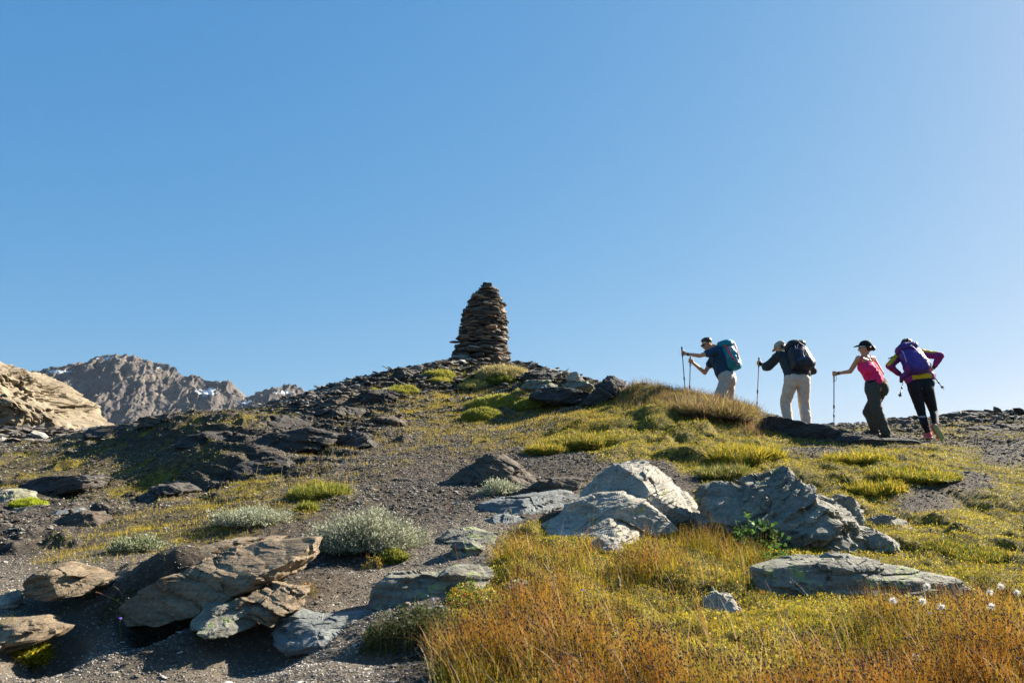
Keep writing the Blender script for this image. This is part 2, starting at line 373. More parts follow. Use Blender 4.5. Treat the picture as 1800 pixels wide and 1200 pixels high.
# ------------------------------------------------------------------ far mountain
SIL = [(-500,700),(-300,690),(-100,672),(60,658),(110,648),(150,640),(165,633),(200,628),(235,630),(262,640),(300,648),(325,668),(340,664),(365,676),(405,675),(415,690),(432,704),(470,690),(500,682),(522,680),(534,694),(542,716),(560,760),(620,800),(800,830)]
sx = np.array([P(a, b, 1100).x for a, b in SIL]); sz = np.array([P(a, b, 1100).z for a, b in SIL])
NX, NY = 520, 260
mx = np.linspace(sx[0], sx[-1] + 60, NX); my = np.concatenate([np.linspace(820, 1100, 200), np.linspace(1104, 1500, 60)])
MX, MY = np.meshgrid(mx, my); cr = np.interp(MX, sx, sz)
fall = np.where(MY < 1100, np.clip((1100 - MY) / 280, 0, 1) ** .85, np.clip((MY - 1100) / 400, 0, 1))
base = -60.
mz = base + (cr - base) * (1 - fall)
q = np.stack([MX.ravel() / 55, MY.ravel() / 95, MX.ravel() * 0], 1)
amp = np.minimum(1, (fall.ravel() * 7)) * (1 - .5 * fall.ravel())
ridge = fbm(q + .35 * fbm(q * 1.7 + 9, 3)[:, None], 5, .55, True)
mzr = mz.ravel() + amp * 26 * (ridge - .1) + 7 * fbm(q * 5, 4, .6, True) + 1.5 * fbm(q * 15, 3, .6, True) * np.minimum(1, .35 + amp)
mV = np.stack([MX.ravel() + 7 * fbm(q * 3 + 4, 3), MY.ravel(), mzr], 1)
ii = (np.arange(NY - 1)[:, None] * NX + np.arange(NX - 1)[None]).ravel()
mpx, mpy, _ = proj(mV[:, 0], mV[:, 1], mV[:, 2])
sn = np.maximum.reduce([ellmask(mpx, mpy, 362, 688, 24, 9), ellmask(mpx, mpy, 190, 630, 26, 3), ellmask(mpx, mpy, 90, 653, 50, 3), ellmask(mpx, mpy, 430, 704, 14, 7), ellmask(mpx, mpy, 495, 689, 22, 3), ellmask(mpx, mpy, 285, 645, 14, 3)])
m, t, p = newmat('mountain_rock')
tc_ = t.nodes.new('ShaderNodeTexCoord').outputs['Object']
c = ramp(t, noise_n(t, mapping(t, tc_, (.02, .02, .03)), 2, 8, .65, .5), [(.32, (.066, .061, .062)), (.5, (.14, .122, .11)), (.68, (.235, .19, .15))])
c = mixc(t, .5, c, ramp(t, noise_n(t, mapping(t, tc_, (.02, .02, .02)), 9, 7, .7), [(.35, (.5, .5, .52)), (.5, (1, 1, 1)), (.65, (1.4, 1.35, 1.3))]), 'MULTIPLY')
sf = t.nodes.new('ShaderNodeMath'); sf.operation = 'MULTIPLY'; t.links.new(att('snow'), sf.inputs[0])
t.links.new(ramp(t, noise_n(t, mapping(t, tc_, (.03, .03, .08)), 2.5, 4, .6), [(.50, (0, 0, 0)), (.54, (1, 1, 1))]), sf.inputs[1])
c = mixc(t, ramp(t, sf.outputs[0], [(.2, (0, 0, 0)), (.3, (1, 1, 1))]), c, (.8, .82, .85))
t.links.new(c, p.inputs['Base Color']); p.inputs['Roughness'].default_value = .95; p.inputs['Specular IOR Level'].default_value = .1
t.links.new(bump(t, noise_n(t, mapping(t, tc_, (.02, .02, .02)), 6, 8, .7), .9, 6.), p.inputs['Normal'])
tag(link('mountain', np_mesh('mountain', mV, np.stack([ii, ii + 1, ii + NX + 1, ii + NX], 1), smooth=False, attrs={'snow': sn}), m), kind='structure')

# ------------------------------------------------------------------ rocks
def ico(sub):
    bm = bmesh.new(); bmesh.ops.create_icosphere(bm, subdivisions=sub, radius=1)
    v = np.array([x.co[:] for x in bm.verts]); f = np.array([[x.index for x in g.verts] for g in bm.faces]); bm.free(); return v, f
ICO = {k: ico(k) for k in (1, 2, 3, 4, 5, 6, 7)}
def rock(outline, Y, depth, label, mat='grey', shear=.6, cuts=6, rough=.05, strata=.02, sub=6, sink=0, seed=0, flat=3.0, dip=.15, name='rock', cat='rock', group=None, crack=.0, cell=3.0, smooth=False, chip=.03, chipf=4.5, planes=()):
    """solid rock: the traced outline gives width and height, `depth` is its half thickness, `shear` leans it back"""
    pts = [P(a, b + sink, Y) for a, b in outline]
    px_ = np.array([[v.x, v.z] for v in pts]); c = (px_.min(0) + px_.max(0)) / 2
    c = px_.mean(0) * .5 + c * .5
    rel = px_ - c
    D, Fc = ICO[sub]
    ph = np.arctan2(D[:, 2], D[:, 0])
    # radius of the outline in each direction (ray against polygon edges)
    Rr = np.zeros(720); th = np.linspace(-np.pi, np.pi, 720, endpoint=False)
    for i in range(len(rel)):
        a = rel[i]; b = rel[(i + 1) % len(rel)]; e = b - a
        den = np.cos(th) * e[1] - np.sin(th) * e[0]; den = np.where(abs(den) < 1e-9, 1e-9, den)
        tt = (a[0] * e[1] - a[1] * e[0]) / den; s = (a[0] * np.sin(th) - a[1] * np.cos(th)) / (-den) * -1
        s = np.where(abs(e[0]) > abs(e[1]), (tt * np.cos(th) - a[0]) / (e[0] if abs(e[0]) > 1e-9 else 1e-9), (tt * np.sin(th) - a[1]) / (e[1] if abs(e[1]) > 1e-9 else 1e-9))
        ok = (tt > 0) & (s >= -1e-3) & (s <= 1 + 1e-3); Rr = np.where(ok, np.maximum(Rr, tt), Rr)
    Rr = np.where(Rr == 0, np.median(Rr), Rr)
    rr = np.interp(ph, np.append(th, np.pi), np.append(Rr, Rr[0]))
    sy = D[:, 1]; cyl = np.sqrt(np.maximum(0, 1 - sy ** 2))
    e = 1 / flat
    inpl = cyl ** (2 * e) * rr
    y = np.sign(sy) * np.abs(sy) ** (2 * e * .9) * depth
    L = np.stack([np.cos(ph) * inpl, y, np.sin(ph) * inpl], 1)
    size = float(np.median(Rr)); r0 = np.random.default_rng(seed + 5)
    # flat facets on the front and sides
    for k in range(cuts):
        n = r0.normal(size=3) * (1, 1, .8); n[1] = -abs(n[1]) - .9; n[2] += .45; n /= np.linalg.norm(n)
        hmax = (L @ n).max(); h = hmax * r0.uniform(.66, .88)
        o = L @ n - h; L = L - np.outer(np.maximum(o, 0) * .9, n)
    for n, fr_ in planes:
        n = np.array(n, float); n /= np.linalg.norm(n); o = L @ n - (L @ n).max() * fr_; L = L - np.outer(np.maximum(o, 0) * .96, n)
    Q = L + seed * 3.7
    nrm = L / (np.linalg.norm(L, axis=1)[:, None] + 1e-6)
    bed = L[:, 2] * math.cos(dip) - L[:, 0] * math.sin(dip) + .05 * fbm(Q * 2.2, 3)
    sfr = bed / max(strata * 3.2, 1e-3); w_ = sfr - np.floor(sfr)
    h1 = pnoise(np.stack([np.floor(sfr) * 7.3, Q[:, 0] * .9, Q[:, 1] * .9], 1))
    disp = rough * (.7 * fbm(Q * (1.1 / max(size, .15)), 5, .55) + .35 * fbm(Q * (4. / max(size, .15)), 4, .6))
    disp = disp + strata * (1.1 * h1 + .55 * (np.abs(w_ - .5) * 2) ** 3 * -1 + .25)
    bx = L[:, 0] * math.cos(dip) + L[:, 2] * math.sin(dip); bz = L[:, 2] * math.cos(dip) - L[:, 0] * math.sin(dip)
    W_ = np.stack([bx * .55, L[:, 1] * .8, bz * 2.0], 1) * chipf + .35 * fbm(Q * 3, 3)[:, None] + seed
    disp = disp + chip * facets(W_) + chip * .45 * facets(W_ * 2.6 + 7)
    if crack:
        f1, f2, cid = worley(np.stack([Q[:, 0] * cell / 1.3, Q[:, 1] * cell, Q[:, 2] * cell * 1.6], 1) + .5 * fbm(Q * 2, 3)[:, None])
        disp = disp + crack * (cid - .5) * 1.3 - crack * 1.1 * (1 - sstep(0, .16, f2 - f1))
    out = nrm * np.array([1, 1, .8]); L = L + out * disp[:, None]
    L[:, 1] += shear * (L[:, 2] - L[:, 2].min()) 
    me = np_mesh(name, L, Fc, smooth=smooth)
    o = link(name, me, M[mat], loc=(c[0], Y, c[1]))
    tag(o, label, cat, group); return o
# prominent boulders and slabs ------------------------------------------------
rock([(1006,905),(1035,862),(1060,835),(1085,815),(1120,812),(1145,808),(1165,820),(1195,843),(1222,866),(1234,892),(1228,935),(1150,950),(1020,945)], 7.55, .42,
     'tall pale boulder with a peaked top and bright right face, above the orange rushes', 'pale', .35, 6, .03, .010, 7, seed=3, dip=.5, chip=.03, chipf=2.6, planes=[((-.62,-.72,.30),.50),((.62,-.50,.60),.60),((.1,-.5,.85),.8)])
rock([(905,955),(945,930),(1000,905),(1055,888),(1100,882),(1140,896),(1164,920),(1170,945),(1130,985),(1040,985),(930,975)], 6.85, .34,
     'low pale rounded rock leaning against the foot of the tall peaked boulder', 'pale', .9, 4, .03, .012, 7, seed=9, dip=.35, chip=.022, chipf=3, planes=[((-.35,-.60,.72),.45),((.65,-.5,.55),.55)])
rock([(975,915),(1000,884),(1050,866),(1098,864),(1150,888),(1192,930),(1150,945),(1090,915),(1010,925)], 7.2, .26,
     'thin layered pale ledge squeezed between the tall peaked boulder and the low pale rock', 'pale', .5, 3, .02, .012, 6, seed=5, dip=.3, chip=.02)
rock([(1040,960),(1062,940),(1092,948),(1100,985),(1080,1010),(1050,1005)], 6.3, .12, 'small whitish rock sunk in the rushes below the low pale rock', 'pale', .3, 5, .02, .01, 5, seed=13)
rock([(826,903),(845,884),(890,874),(925,868),(990,860),(1035,876),(1020,903),(965,918),(905,928),(845,922)], 7.8, .45,
     'flat blue-grey slab lying left of the pale boulders', 'blue', 1.2, 4, .03, .02, 6, seed=21)
rock([(830,925),(870,905),(940,915),(945,935),(900,945),(850,940)], 7.2, .25, 'thin dark blue slab edge in the shade below the flat blue-grey slab', 'blue', 1.2, 4, .02, .015, 5, seed=23)
rock([(893,888),(905,866),(950,845),(1005,836),(1045,846),(1030,860),(985,864),(935,888),(905,896)], 8.5, .22,
     'long curved brown rock like a log behind the flat blue-grey slab', 'brown', .6, 3, .02, .02, 6, seed=25, dip=-.3)
rock([(745,868),(790,842),(822,818),(850,799),(880,796),(905,810),(930,832),(950,848),(905,862),(845,874),(790,878)], 9.5, .38,
     'humped brown layered rock on the gravel above the blue-grey slab', 'brown', .5, 3, .03, .03, 6, seed=31, dip=-.5)
rock([(1246,935),(1250,885),(1270,858),(1298,850),(1340,852),(1380,838),(1402,830),(1425,847),(1470,876),(1515,905),(1555,935),(1600,975),(1590,1012),(1430,1010),(1395,975),(1340,945),(1290,935),(1260,950)], 6.95, .5,
     'largest grey-green boulder with a pointed top, right of the pale peaked boulder', 'grey', .45, 5, .06, .012, 7, seed=42, dip=.6, chip=.07, chipf=4.6, planes=[((-.25,-.72,.62),.55),((.6,-.45,.65),.75)])
rock([(1470,878),(1482,868),(1502,872),(1522,884),(1520,915),(1505,935),(1480,915)], 7.3, .2, 'angular grey rock wedged behind the right shoulder of the grey-green boulder', 'grey', .4, 6, .03, .012, 5, seed=44, dip=.4, chip=.02)
rock([(1520,940),(1545,932),(1568,940),(1580,956),(1565,990),(1530,1000)], 6.75, .16, 'small grey block against the lower right end of the grey-green boulder', 'grey', .4, 6, .02, .01, 5, seed=45)
rock([(1526,925),(1535,912),(1565,906),(1600,911),(1614,926),(1606,945),(1560,950)], 7.9, .2, 'flat-topped grey stone on the turf right of the grey-green boulder', 'grey', .7, 6, .02, .012, 5, seed=47)
rock([(1580,905),(1595,893),(1620,893),(1635,905),(1620,918),(1590,915)], 8.5, .15, 'small dark grey stone uphill of the flat-topped grey stone', 'grey', .7, 6, .015, .01, 5, seed=49)
rock([(1336,1035),(1345,1003),(1380,992),(1450,985),(1530,988),(1600,998),(1690,1018),(1712,1035),(1690,1060),(1560,1075),(1500,1085),(1420,1078),(1350,1060)], 5.25, .32,
     'long low lichen-covered grey slab among the rushes at lower right', 'slab', .7, 3, .03, .028, 7, seed=52, dip=.05, chip=.03, planes=[((-.1,-.9,.1),.7)])
rock([(1236,1075),(1242,1052),(1266,1040),(1290,1050),(1302,1075),(1290,1100),(1250,1100)], 4.95, .1, 'small whitish rock in the turf left of the long lichened slab', 'pale', .4, 5, .015, .008, 5, seed=55)
rock([(1370,1095),(1390,1075),(1425,1076),(1440,1095),(1420,1112),(1385,1112)], 4.95, .1, 'small dark stone in front of the long lichened slab', 'blue', .6, 5, .015, .008, 5, seed=57)
rock([(655,1070),(658,1038),(682,1012),(720,1010),(765,1010),(800,998),(842,996),(858,1010),(852,1035),(820,1050),(765,1060),(705,1075),(670,1082)], 5.1, .2,
     'lichen-spotted grey slab capping the dark bank beside the path', 'slab', .6, 4, .02, .015, 6, seed=61, dip=-.12)
rock([(466,1115),(475,1092),(505,1084),(560,1092),(640,1084),(665,1100),(655,1135),(600,1148),(500,1150)], 4.75, .2,
     'blue-grey slab half in shade on the path below the lichen-spotted slab', 'blue', 1.0, 4, .02, .015, 6, seed=63)
rock([(335,1092),(350,1070),(375,1064),(430,1068),(458,1088),(445,1105),(385,1116),(350,1108)], 4.72, .15, 'small grey stone left of the shaded blue-grey slab on the path', 'slab', .8, 5, .018, .012, 5, seed=65)
rock([(205,1075),(255,1033),(325,1000),(400,965),(460,953),(541,949),(537,980),(500,1012),(440,1045),(370,1072),(300,1092),(235,1095)], 5.06, .36,
     'big tan layered slab rising to the right, lower left foreground', 'tan', .55, 0, .02, .034, 7, seed=71, dip=-.36, chip=.018, chipf=5, planes=[((-.2,-.85,-.1),.6),((-.15,-.5,.85),.62)])
rock([(405,1062),(460,1035),(530,1035),(520,1065),(485,1095),(440,1080)], 4.85, .18, 'small tan layered slab tucked under the right end of the big tan slab', 'tan', .6, 4, .02, .018, 6, seed=73, dip=-.3)
rock([(170,1040),(185,1012),(230,990),(300,973),(380,953),(480,946),(450,970),(350,1000),(290,1030),(220,1045)], 5.6, .4,
     'grey-tan slab lying behind the big tan layered slab', 'tan', .8, 1, .02, .028, 7, seed=75, dip=-.3)
rock([(44,1025),(72,1000),(110,995),(150,1008),(188,1016),(165,1042),(110,1052),(60,1045)], 5.2, .26, 'leaf-shaped brown rock at the left end of the tan slabs', 'tan', .5, 3, .012, .014, 6, seed=77, dip=.3)
rock([(-60,1130),(-40,1095),(40,1094),(95,1105),(80,1125),(20,1140)], 4.7, .2, 'low tan slab at the left edge of the path', 'tan', 1.0, 3, .015, .015, 5, seed=79)
rock([(-30,1060),(0,1045),(18,1052),(20,1068),(0,1080)], 5.1, .09, 'small pale stone on the path at the far left edge', 'pale', .6, 5, .012, .008, 4, seed=80)
rock([(786,970),(800,954),(830,951),(848,962),(842,982),(800,986)], 6.15, .13, 'small pointed stone on the gravel left of the rushes', 'slab', .4, 5, .015, .01, 5, seed=81)
rock([(770,948),(790,934),(830,930),(875,938),(872,956),(800,960)], 6.6, .22, 'flat dark stone just behind the small pointed stone', 'slab', .9, 5, .02, .012, 5, seed=83)
rock([(880,1040),(900,1022),(930,1025),(935,1045),(905,1052)], 5.2, .1, 'small shaded stone at the edge of the bank right of the lichen-spotted slab', 'slab', .6, 5, .012, .01, 4, seed=84)
rock([(40,862),(50,846),(85,838),(150,834),(174,838),(168,858),(120,872),(65,872)], 11.6, .5, 'broad dark flat-topped slab in the hollow at left', 'dark', .4, 4, .03, .03, 6, seed=91)
rock([(15,908),(30,890),(65,886),(78,898),(70,914),(30,916)], 9.6, .3, 'grey stone below the dark flat-topped slab at left', 'slab', .6, 5, .03, .02, 5, seed=93)
rock([(60,912),(75,897),(125,893),(140,903),(100,916)], 9.5, .3, 'flat bluish stone right of the grey stone in the left hollow', 'blue', .8, 5, .02, .015, 5, seed=95)
rock([(85,955),(95,912),(120,898),(160,900),(182,922),(180,955),(130,965)], 8.2, .3, 'squat brown block at the lower edge of the left hollow', 'brown', .4, 6, .05, .02, 6, seed=97)
rock([(-30,880),(0,858),(35,862),(50,880),(20,895)], 10.6, .35, 'tilted grey slab at the left edge of the hollow', 'slab', .6, 5, .03, .02, 5, seed=99)
rock([(-40,925),(-10,905),(40,908),(50,922),(10,935)], 9.0, .3, 'thin dark slab at the left edge below the tilted grey slab', 'dark', .8, 5, .03, .02, 5, seed=101)
rock([(585,785),(598,768),(625,758),(655,764),(664,784),(620,792)], 12.9, .25, 'small dark rock on the left side of the gravel slope', 'dark', .4, 6, .03, .02, 5, seed=103)
rock([(690,775),(705,764),(735,766),(745,778),(715,786)], 13.4, .2, 'small flat stone on the gravel slope right of the small dark rock', 'brown', .5, 6, .03, .02, 5, seed=104)
rock([(1020,712),(1045,684),(1070,658),(1088,657),(1104,668),(1092,688),(1072,708),(1040,716)], 15.6, .35, 'dark upright rock at the left end of the grassy ridge', 'dark', .3, 6, .05, .03, 6, seed=111, dip=-.7)
rock([(930,700),(945,682),(985,680),(1035,690),(1060,705),(1040,716),(980,712)], 16.2, .6, 'long dark slab overhanging the bare soil left of the dark upright rock', 'dark', .5, 4, .05, .03, 6, seed=113, dip=.15)
rock([(915,682),(930,668),(965,668),(980,680),(960,692)], 17.3, .4, 'grey slab above the left end of the long dark slab', 'slab', .6, 4, .04, .03, 5, seed=115)
rock([(985,680),(1000,668),(1035,670),(1045,684),(1010,690)], 17.0, .4, 'grey slab above the right end of the long dark slab', 'slab', .6, 4, .04, .03, 5, seed=117)
rock([(995,668),(1004,653),(1014,652),(1028,668),(1010,674)], 18.2, .25, 'small white-topped stone standing on the skyline right of the cairn', 'pale', .4, 6, .03, .015, 5, seed=119)
rock([(915,668),(925,655),(955,652),(975,660),(970,672),(930,676)], 19.6, .5, 'flat dark slab on the skyline just right of the cairn mound', 'dark', .5, 5, .04, .03, 5, seed=121)
rock([(1640,745),(1655,731),(1700,726),(1760,730),(1830,728),(1840,745),(1760,752),(1680,752)], 22.5, 1.2, 'long brown slab on the skyline at the right edge', 'brown', .5, 4, .07, .05, 6, seed=131)
rock([(1480,762),(1500,748),(1560,738),(1610,740),(1650,750),(1600,764),(1530,768)], 19.5, 1.0, 'brown slab behind the legs of the two women', 'brown', .6, 4, .06, .05, 6, seed=133)
rock([(1680,768),(1700,752),(1760,745),(1840,750),(1840,775),(1760,782)], 16.5, .8, 'dark brown slab below the long slab at the right edge', 'brown', .6, 4, .06, .04, 6, seed=135)
rock([(1572,740),(1580,733),(1600,733),(1605,739),(1590,743)], 20.5, .25, 'small dark flat stone on the skyline between the two women', 'dark', .4, 5, .02, .02, 4, seed=137)
rock([(1338,752),(1350,731),(1375,735),(1410,742),(1450,748),(1476,764),(1468,782),(1410,776),(1360,770)], 12.95, .40, 'dark layered ledge hiding the feet of the man in the grey shirt', 'dark', .2, 3, .04, .03, 6, seed=141, dip=.2)
rock([(1455,780),(1480,766),(1540,768),(1600,770),(1622,778),(1600,788),(1500,790)], 12.6, .25, 'long thin dark slab at the feet of the woman in pink', 'dark', .4, 3, .02, .02, 6, seed=143, dip=.03)
# sunlit ochre outcrop and the ledges on the left
rock([(-260,800),(-200,620),(-60,625),(0,645),(30,660),(60,680),(85,706),(120,733),(150,750),(155,770),(110,800),(-60,820)], 30, 5,
     'sunlit ochre outcrop of fractured rock at the left edge', 'outcrop', .25, 3, .6, .07, 7, seed=151, dip=.7, cat='outcrop', name='rock_outcrop', crack=.0, cell=.75, chip=.28, chipf=.5)
rock([(95,785),(110,765),(150,758),(185,762),(175,782),(130,790)], 17, .7, 'tan slab at the foot of the ochre outcrop', 'tan', .5, 4, .1, .06, 6, seed=153)
for k, (a, Yk, mt, lb) in enumerate([
    ([(150,775),(165,752),(240,742),(300,746),(330,760),(260,776),(190,782)], 15.6, 'dark', 'dark ledge slab right of the tan slab on the left skyline'),
    ([(220,752),(250,735),(330,728),(400,732),(400,746),(300,754)], 14.8, 'brown', 'brown slab on the left skyline below the far mountain'),
    ([(380,745),(420,733),(500,732),(540,745),(470,760),(400,758)], 14.4, 'dark', 'dark slab where the left ledge meets the gravel spur'),
    ([(300,785),(330,764),(420,757),(480,764),(450,785),(360,795)], 13.2, 'dark', 'deep shaded slab in the middle of the left ledge'),
    ([(440,790),(470,762),(540,750),(590,762),(570,790),(500,806)], 12.7, 'dark', 'broken dark block on the shaded flank of the spur'),
    ([(400,835),(430,812),(490,800),(520,812),(480,838),(430,846)], 11.4, 'dark', 'dark slab low on the shaded flank above the left slope'),
    ([(545,742),(560,722),(600,712),(640,716),(630,738),(580,750)], 17.3, 'dark', 'dark slab on the upper left flank of the spur'),
    ([(560,715),(590,700),(640,690),(660,700),(630,714),(580,722)], 18.8, 'brown', 'brown slab on the skyline left of the cairn slope'),
    ([(655,690),(672,668),(700,655),(740,652),(745,668),(700,690)], 21.3, 'dark', 'dark slab cresting the skyline left of the cairn'),
    ([(625,705),(640,690),(690,684),(715,694),(690,710),(650,712)], 19.0, 'dark', 'dark slab just below the skyline slab left of the cairn'),
    ([(640,752),(655,735),(700,730),(725,742),(700,756),(660,760)], 15.6, 'brown', 'brown slab in the middle of the gravel slope'),
    ([(240,875),(262,858),(310,850),(330,862),(300,880),(260,884)], 9.9, 'dark', 'shaded slab above the yellow grass of the left slope')]):
    rock(a, Yk, .12 + .035 * Yk, lb, mt, .6, 5, .003 * Yk, .0022 * Yk, 6, seed=160 + k, dip=-.2, chip=.006 * Yk, chipf=26 / Yk)

# ------------------------------------------------------------------ loose stones: rubble and gravel
def scatter(n, weight, seed=0):
    r = np.random.default_rng(seed); w_ = weight[VIS].astype(float).copy(); w_ /= w_.sum()
    k = r.choice(VIS, n, p=w_); v = TERR['V'][k].copy()
    sp = (v[:, 1] + 3) * .002
    v[:, 0] += r.normal(size=n) * sp * 1.2; v[:, 1] += r.normal(size=n) * sp * 3
    v[:, 2] = H(v[:, 0], v[:, 1])
    return v, k
def stones(name, n, weight, smin, smax, cols, label, seed, sub=1, power=2.5, flatz=.45, bury=.25):
    r = np.random.default_rng(seed); v, k = scatter(n, weight, seed)
    D, Fc = ICO[sub]; nv = len(D)
    s = smin + (smax - smin) * r.random(n) ** power
    s = s * (.55 + v[:, 1] / 14)
    sc = np.stack([s * r.uniform(.7, 1.4, n), s * r.uniform(.6, 1.1, n), s * r.uniform(.5, 1.3, n) * flatz], 1)
    J = D[None] * (1 + .32 * r.normal(size=(n, nv, 1))).clip(.45, 1.6)
    L = J * sc[:, None]
    a = r.uniform(0, 6.28, n); tx = r.normal(0, .3, n); ca, sa = np.cos(a)[:, None], np.sin(a)[:, None]
    X = L[..., 0] * ca - L[..., 1] * sa; Yy = L[..., 0] * sa + L[..., 1] * ca; Z = L[..., 2] + X * np.tan(tx)[:, None] * .6
    W = np.stack([X, Yy, Z], 2) + v[:, None] + np.array([0, 0, 1]) * (sc[:, 2:3] * (1 - 2 * bury))[:, None]
    Fq = (Fc[None] + (np.arange(n) * nv)[:, None, None]).reshape(-1, 3)
    c = np.array(cols)[r.integers(0, len(cols), n)] * r.uniform(.7, 1.25, (n, 1)) * (1 + .8 * TERR['path'][k][:, None])
    me = np_mesh(name, W.reshape(-1, 3), Fq, col=np.repeat(c, nv, 0))
    tag(link(name, me, M['stone']), label, 'stones', kind='stuff')
tu, le, pa = TERR['turf'], TERR['led'], TERR['path']
yv = TERR['V'][:, 1]
clus = sstep(-.25, .35, n2(TERR['V'][:, 0], yv, .7, 3, 60.))
sc_cols = [(.075, .065, .055), (.12, .105, .088), (.18, .16, .135), (.05, .043, .036), (.11, .085, .06), (.27, .25, .22)]
stones('gravel', 90000, (1 - tu) ** 2 * (.5 + .5 * clus) * np.where(yv < 12, 1, .8) * (1 + .4 * pa), .006, .022, sc_cols, 'fine grey gravel covering the bare slope and path', 2)
stones('rubble', 9000, np.clip(1.05 - tu, .02, 1) ** 1.5 * (clus + .1) * (1 + 1.5 * le) * (1 - .85 * pa), .02, .15, sc_cols + [(.12, .10, .08)], 'scattered flat flakes of broken shale on the bare slope', 5, sub=2, power=4.5, flatz=.28)
# ------------------------------------------------------------------ plants
def blades(Pn, L, W, lean, cb, ct, seg=2, seed=0, spread=.35, az=None):
    """tapered blades rooted at Pn; returns verts, quads, colours, tip positions"""
    r = np.random.default_rng(seed); n = len(Pn)
    a = r.uniform(0, 6.283, n) if az is None else az
    d = np.stack([np.cos(a), np.sin(a)], 1) * np.abs(r.normal(0, spread, n))[:, None] + np.array(lean)[None]
    fa = r.uniform(0, 6.283, n); side = np.stack([np.cos(fa), np.sin(fa), 0 * fa], 1)
    vs, cs = [], []
    for k in range(seg + 1):
        t = k / seg; c = np.zeros((n, 3)); c[:, :2] = d * (L * t ** 1.7)[:, None]; c[:, 2] = L * t * np.sqrt(np.maximum(.2, 1 - (d ** 2).sum(1) * .45 * t))
        wd = (W * (1 - .88 * t ** 1.5) * .5)[:, None]
        vs += [Pn + c - side * wd, Pn + c + side * wd]; col = cb * (1 - t) + ct * t; cs += [col, col]
    V_ = np.stack(vs, 1); C_ = np.stack(cs, 1); b = (np.arange(n) * 2 * (seg + 1))[:, None]
    F_ = np.concatenate([b + [2 * k, 2 * k + 1, 2 * k + 3, 2 * k + 2] for k in range(seg)], 1).reshape(-1, 4)
    return V_.reshape(-1, 3), F_, C_.reshape(-1, 3), Pn + c
def leaves(Pn, Lf, Wf, dirs, cols, seed=0):
    """small diamond leaves with a fold"""
    r = np.random.default_rng(seed); n = len(Pn)
    dirs = dirs / (np.linalg.norm(dirs, axis=1)[:, None] + 1e-9)
    q = r.normal(size=(n, 3)); s = np.cross(dirs, q); s /= np.linalg.norm(s, axis=1)[:, None] + 1e-9
    u = np.cross(s, dirs)
    V_ = np.stack([Pn, Pn + dirs * (Lf * .5)[:, None] + s * (Wf * .5)[:, None] + u * (Wf * .15)[:, None], Pn + dirs * Lf[:, None], Pn + dirs * (Lf * .5)[:, None] - s * (Wf * .5)[:, None] + u * (Wf * .15)[:, None]], 1)
    F_ = (np.arange(n) * 4)[:, None] + [0, 1, 2, 3]
    return V_.reshape(-1, 3), F_, np.repeat(cols, 4, 0)
OCT = np.array([(1,0,0),(-1,0,0),(0,1,0),(0,-1,0),(0,0,1.),(0,0,-1.)]); OCF = np.array([(0,2,4),(2,1,4),(1,3,4),(3,0,4),(2,0,5),(1,2,5),(3,1,5),(0,3,5)])
def heads(Pn, r_, h_, cols):
    V_ = Pn[:, None] + OCT[None] * np.stack([r_, r_, h_], 1)[:, None]
    F_ = (np.arange(len(Pn)) * 6)[:, None, None] + OCF[None]; F_ = F_.reshape(-1, 3)
    return V_.reshape(-1, 3), np.concatenate([F_, F_[:, 2:3]], 1), np.repeat(cols, 6, 0)
def join_np(parts):
    o = 0; Vs, Fs, Cs = [], [], []
    for v, f, c in parts: Vs.append(v); Fs.append(f + o); Cs.append(c); o += len(v)
    return np.concatenate(Vs), np.concatenate(Fs), np.concatenate(Cs)
def quadmesh(name, parts, mat, parent=None):
    v, f, c = join_np(parts)
    me = bpy.data.meshes.new(name)
    tri = f[:, 2] == f[:, 3]; qd = f[~tri]; tr = f[tri][:, :3]
    loops = np.concatenate([qd.ravel(), tr.ravel()]).astype(np.int32)
    ls = np.concatenate([np.arange(len(qd)) * 4, len(qd) * 4 + np.arange(len(tr)) * 3]).astype(np.int32); lt = np.concatenate([np.full(len(qd), 4), np.full(len(tr), 3)]).astype(np.int32)
    me.vertices.add(len(v)); me.vertices.foreach_set('co', v.astype(np.float32).ravel())
    me.loops.add(len(loops)); me.loops.foreach_set('vertex_index', loops)
    me.polygons.add(len(ls)); me.polygons.foreach_set('loop_start', ls); me.polygons.foreach_set('loop_total', lt)
    me.update(calc_edges=True)
    a = me.color_attributes.new('Col', 'FLOAT_COLOR', 'POINT'); cc = np.ones((len(v), 4), np.float32); cc[:, :3] = np.clip(c, 0, 1); a.data.foreach_set('color', cc.ravel())
    return link(name, me, mat, parent)
def pick(pal, n, r, var=.2): 
    pal = np.array(pal); return pal[r.integers(0, len(pal), n)] * r.uniform(1 - var, 1 + var, (n, 1))
YG = [(.48,.36,.025),(.58,.42,.03),(.34,.30,.022),(.62,.41,.045),(.22,.22,.022)]
GREEN = [(.09,.12,.02),(.13,.17,.022),(.06,.08,.016)]
STRAW = [(.40,.27,.10),(.34,.21,.08),(.46,.34,.15),(.30,.17,.07)]
RUST = [(.42,.13,.022),(.50,.18,.03),(.30,.085,.02),(.52,.26,.06),(.26,.19,.025),(.36,.10,.022)]
PURP = [(.15,.09,.06),(.20,.12,.07),(.26,.17,.09),(.20,.17,.05)]
xg, yg = TERR['V'][:, 0], TERR['V'][:, 1]; PXg, PYg = TERR['px'], TERR['py']
rush = np.maximum(polymask(PXg, PYg, RUSH1, 12), polymask(PXg, PYg, RUSH2, 14))
clump = sstep(-.3, .35, n2(xg, yg, 1.7, 4, 71.)); clump2 = sstep(-.2, .35, n2(xg, yg, 4.5, 3, 75.))
heath = polymask(PXg, PYg, [(1090,665),(1200,678),(1300,700),(1352,735),(1340,765),(1280,745),(1180,720),(1090,705)], 10)
near = sstep(6.8, 5.2, yg)

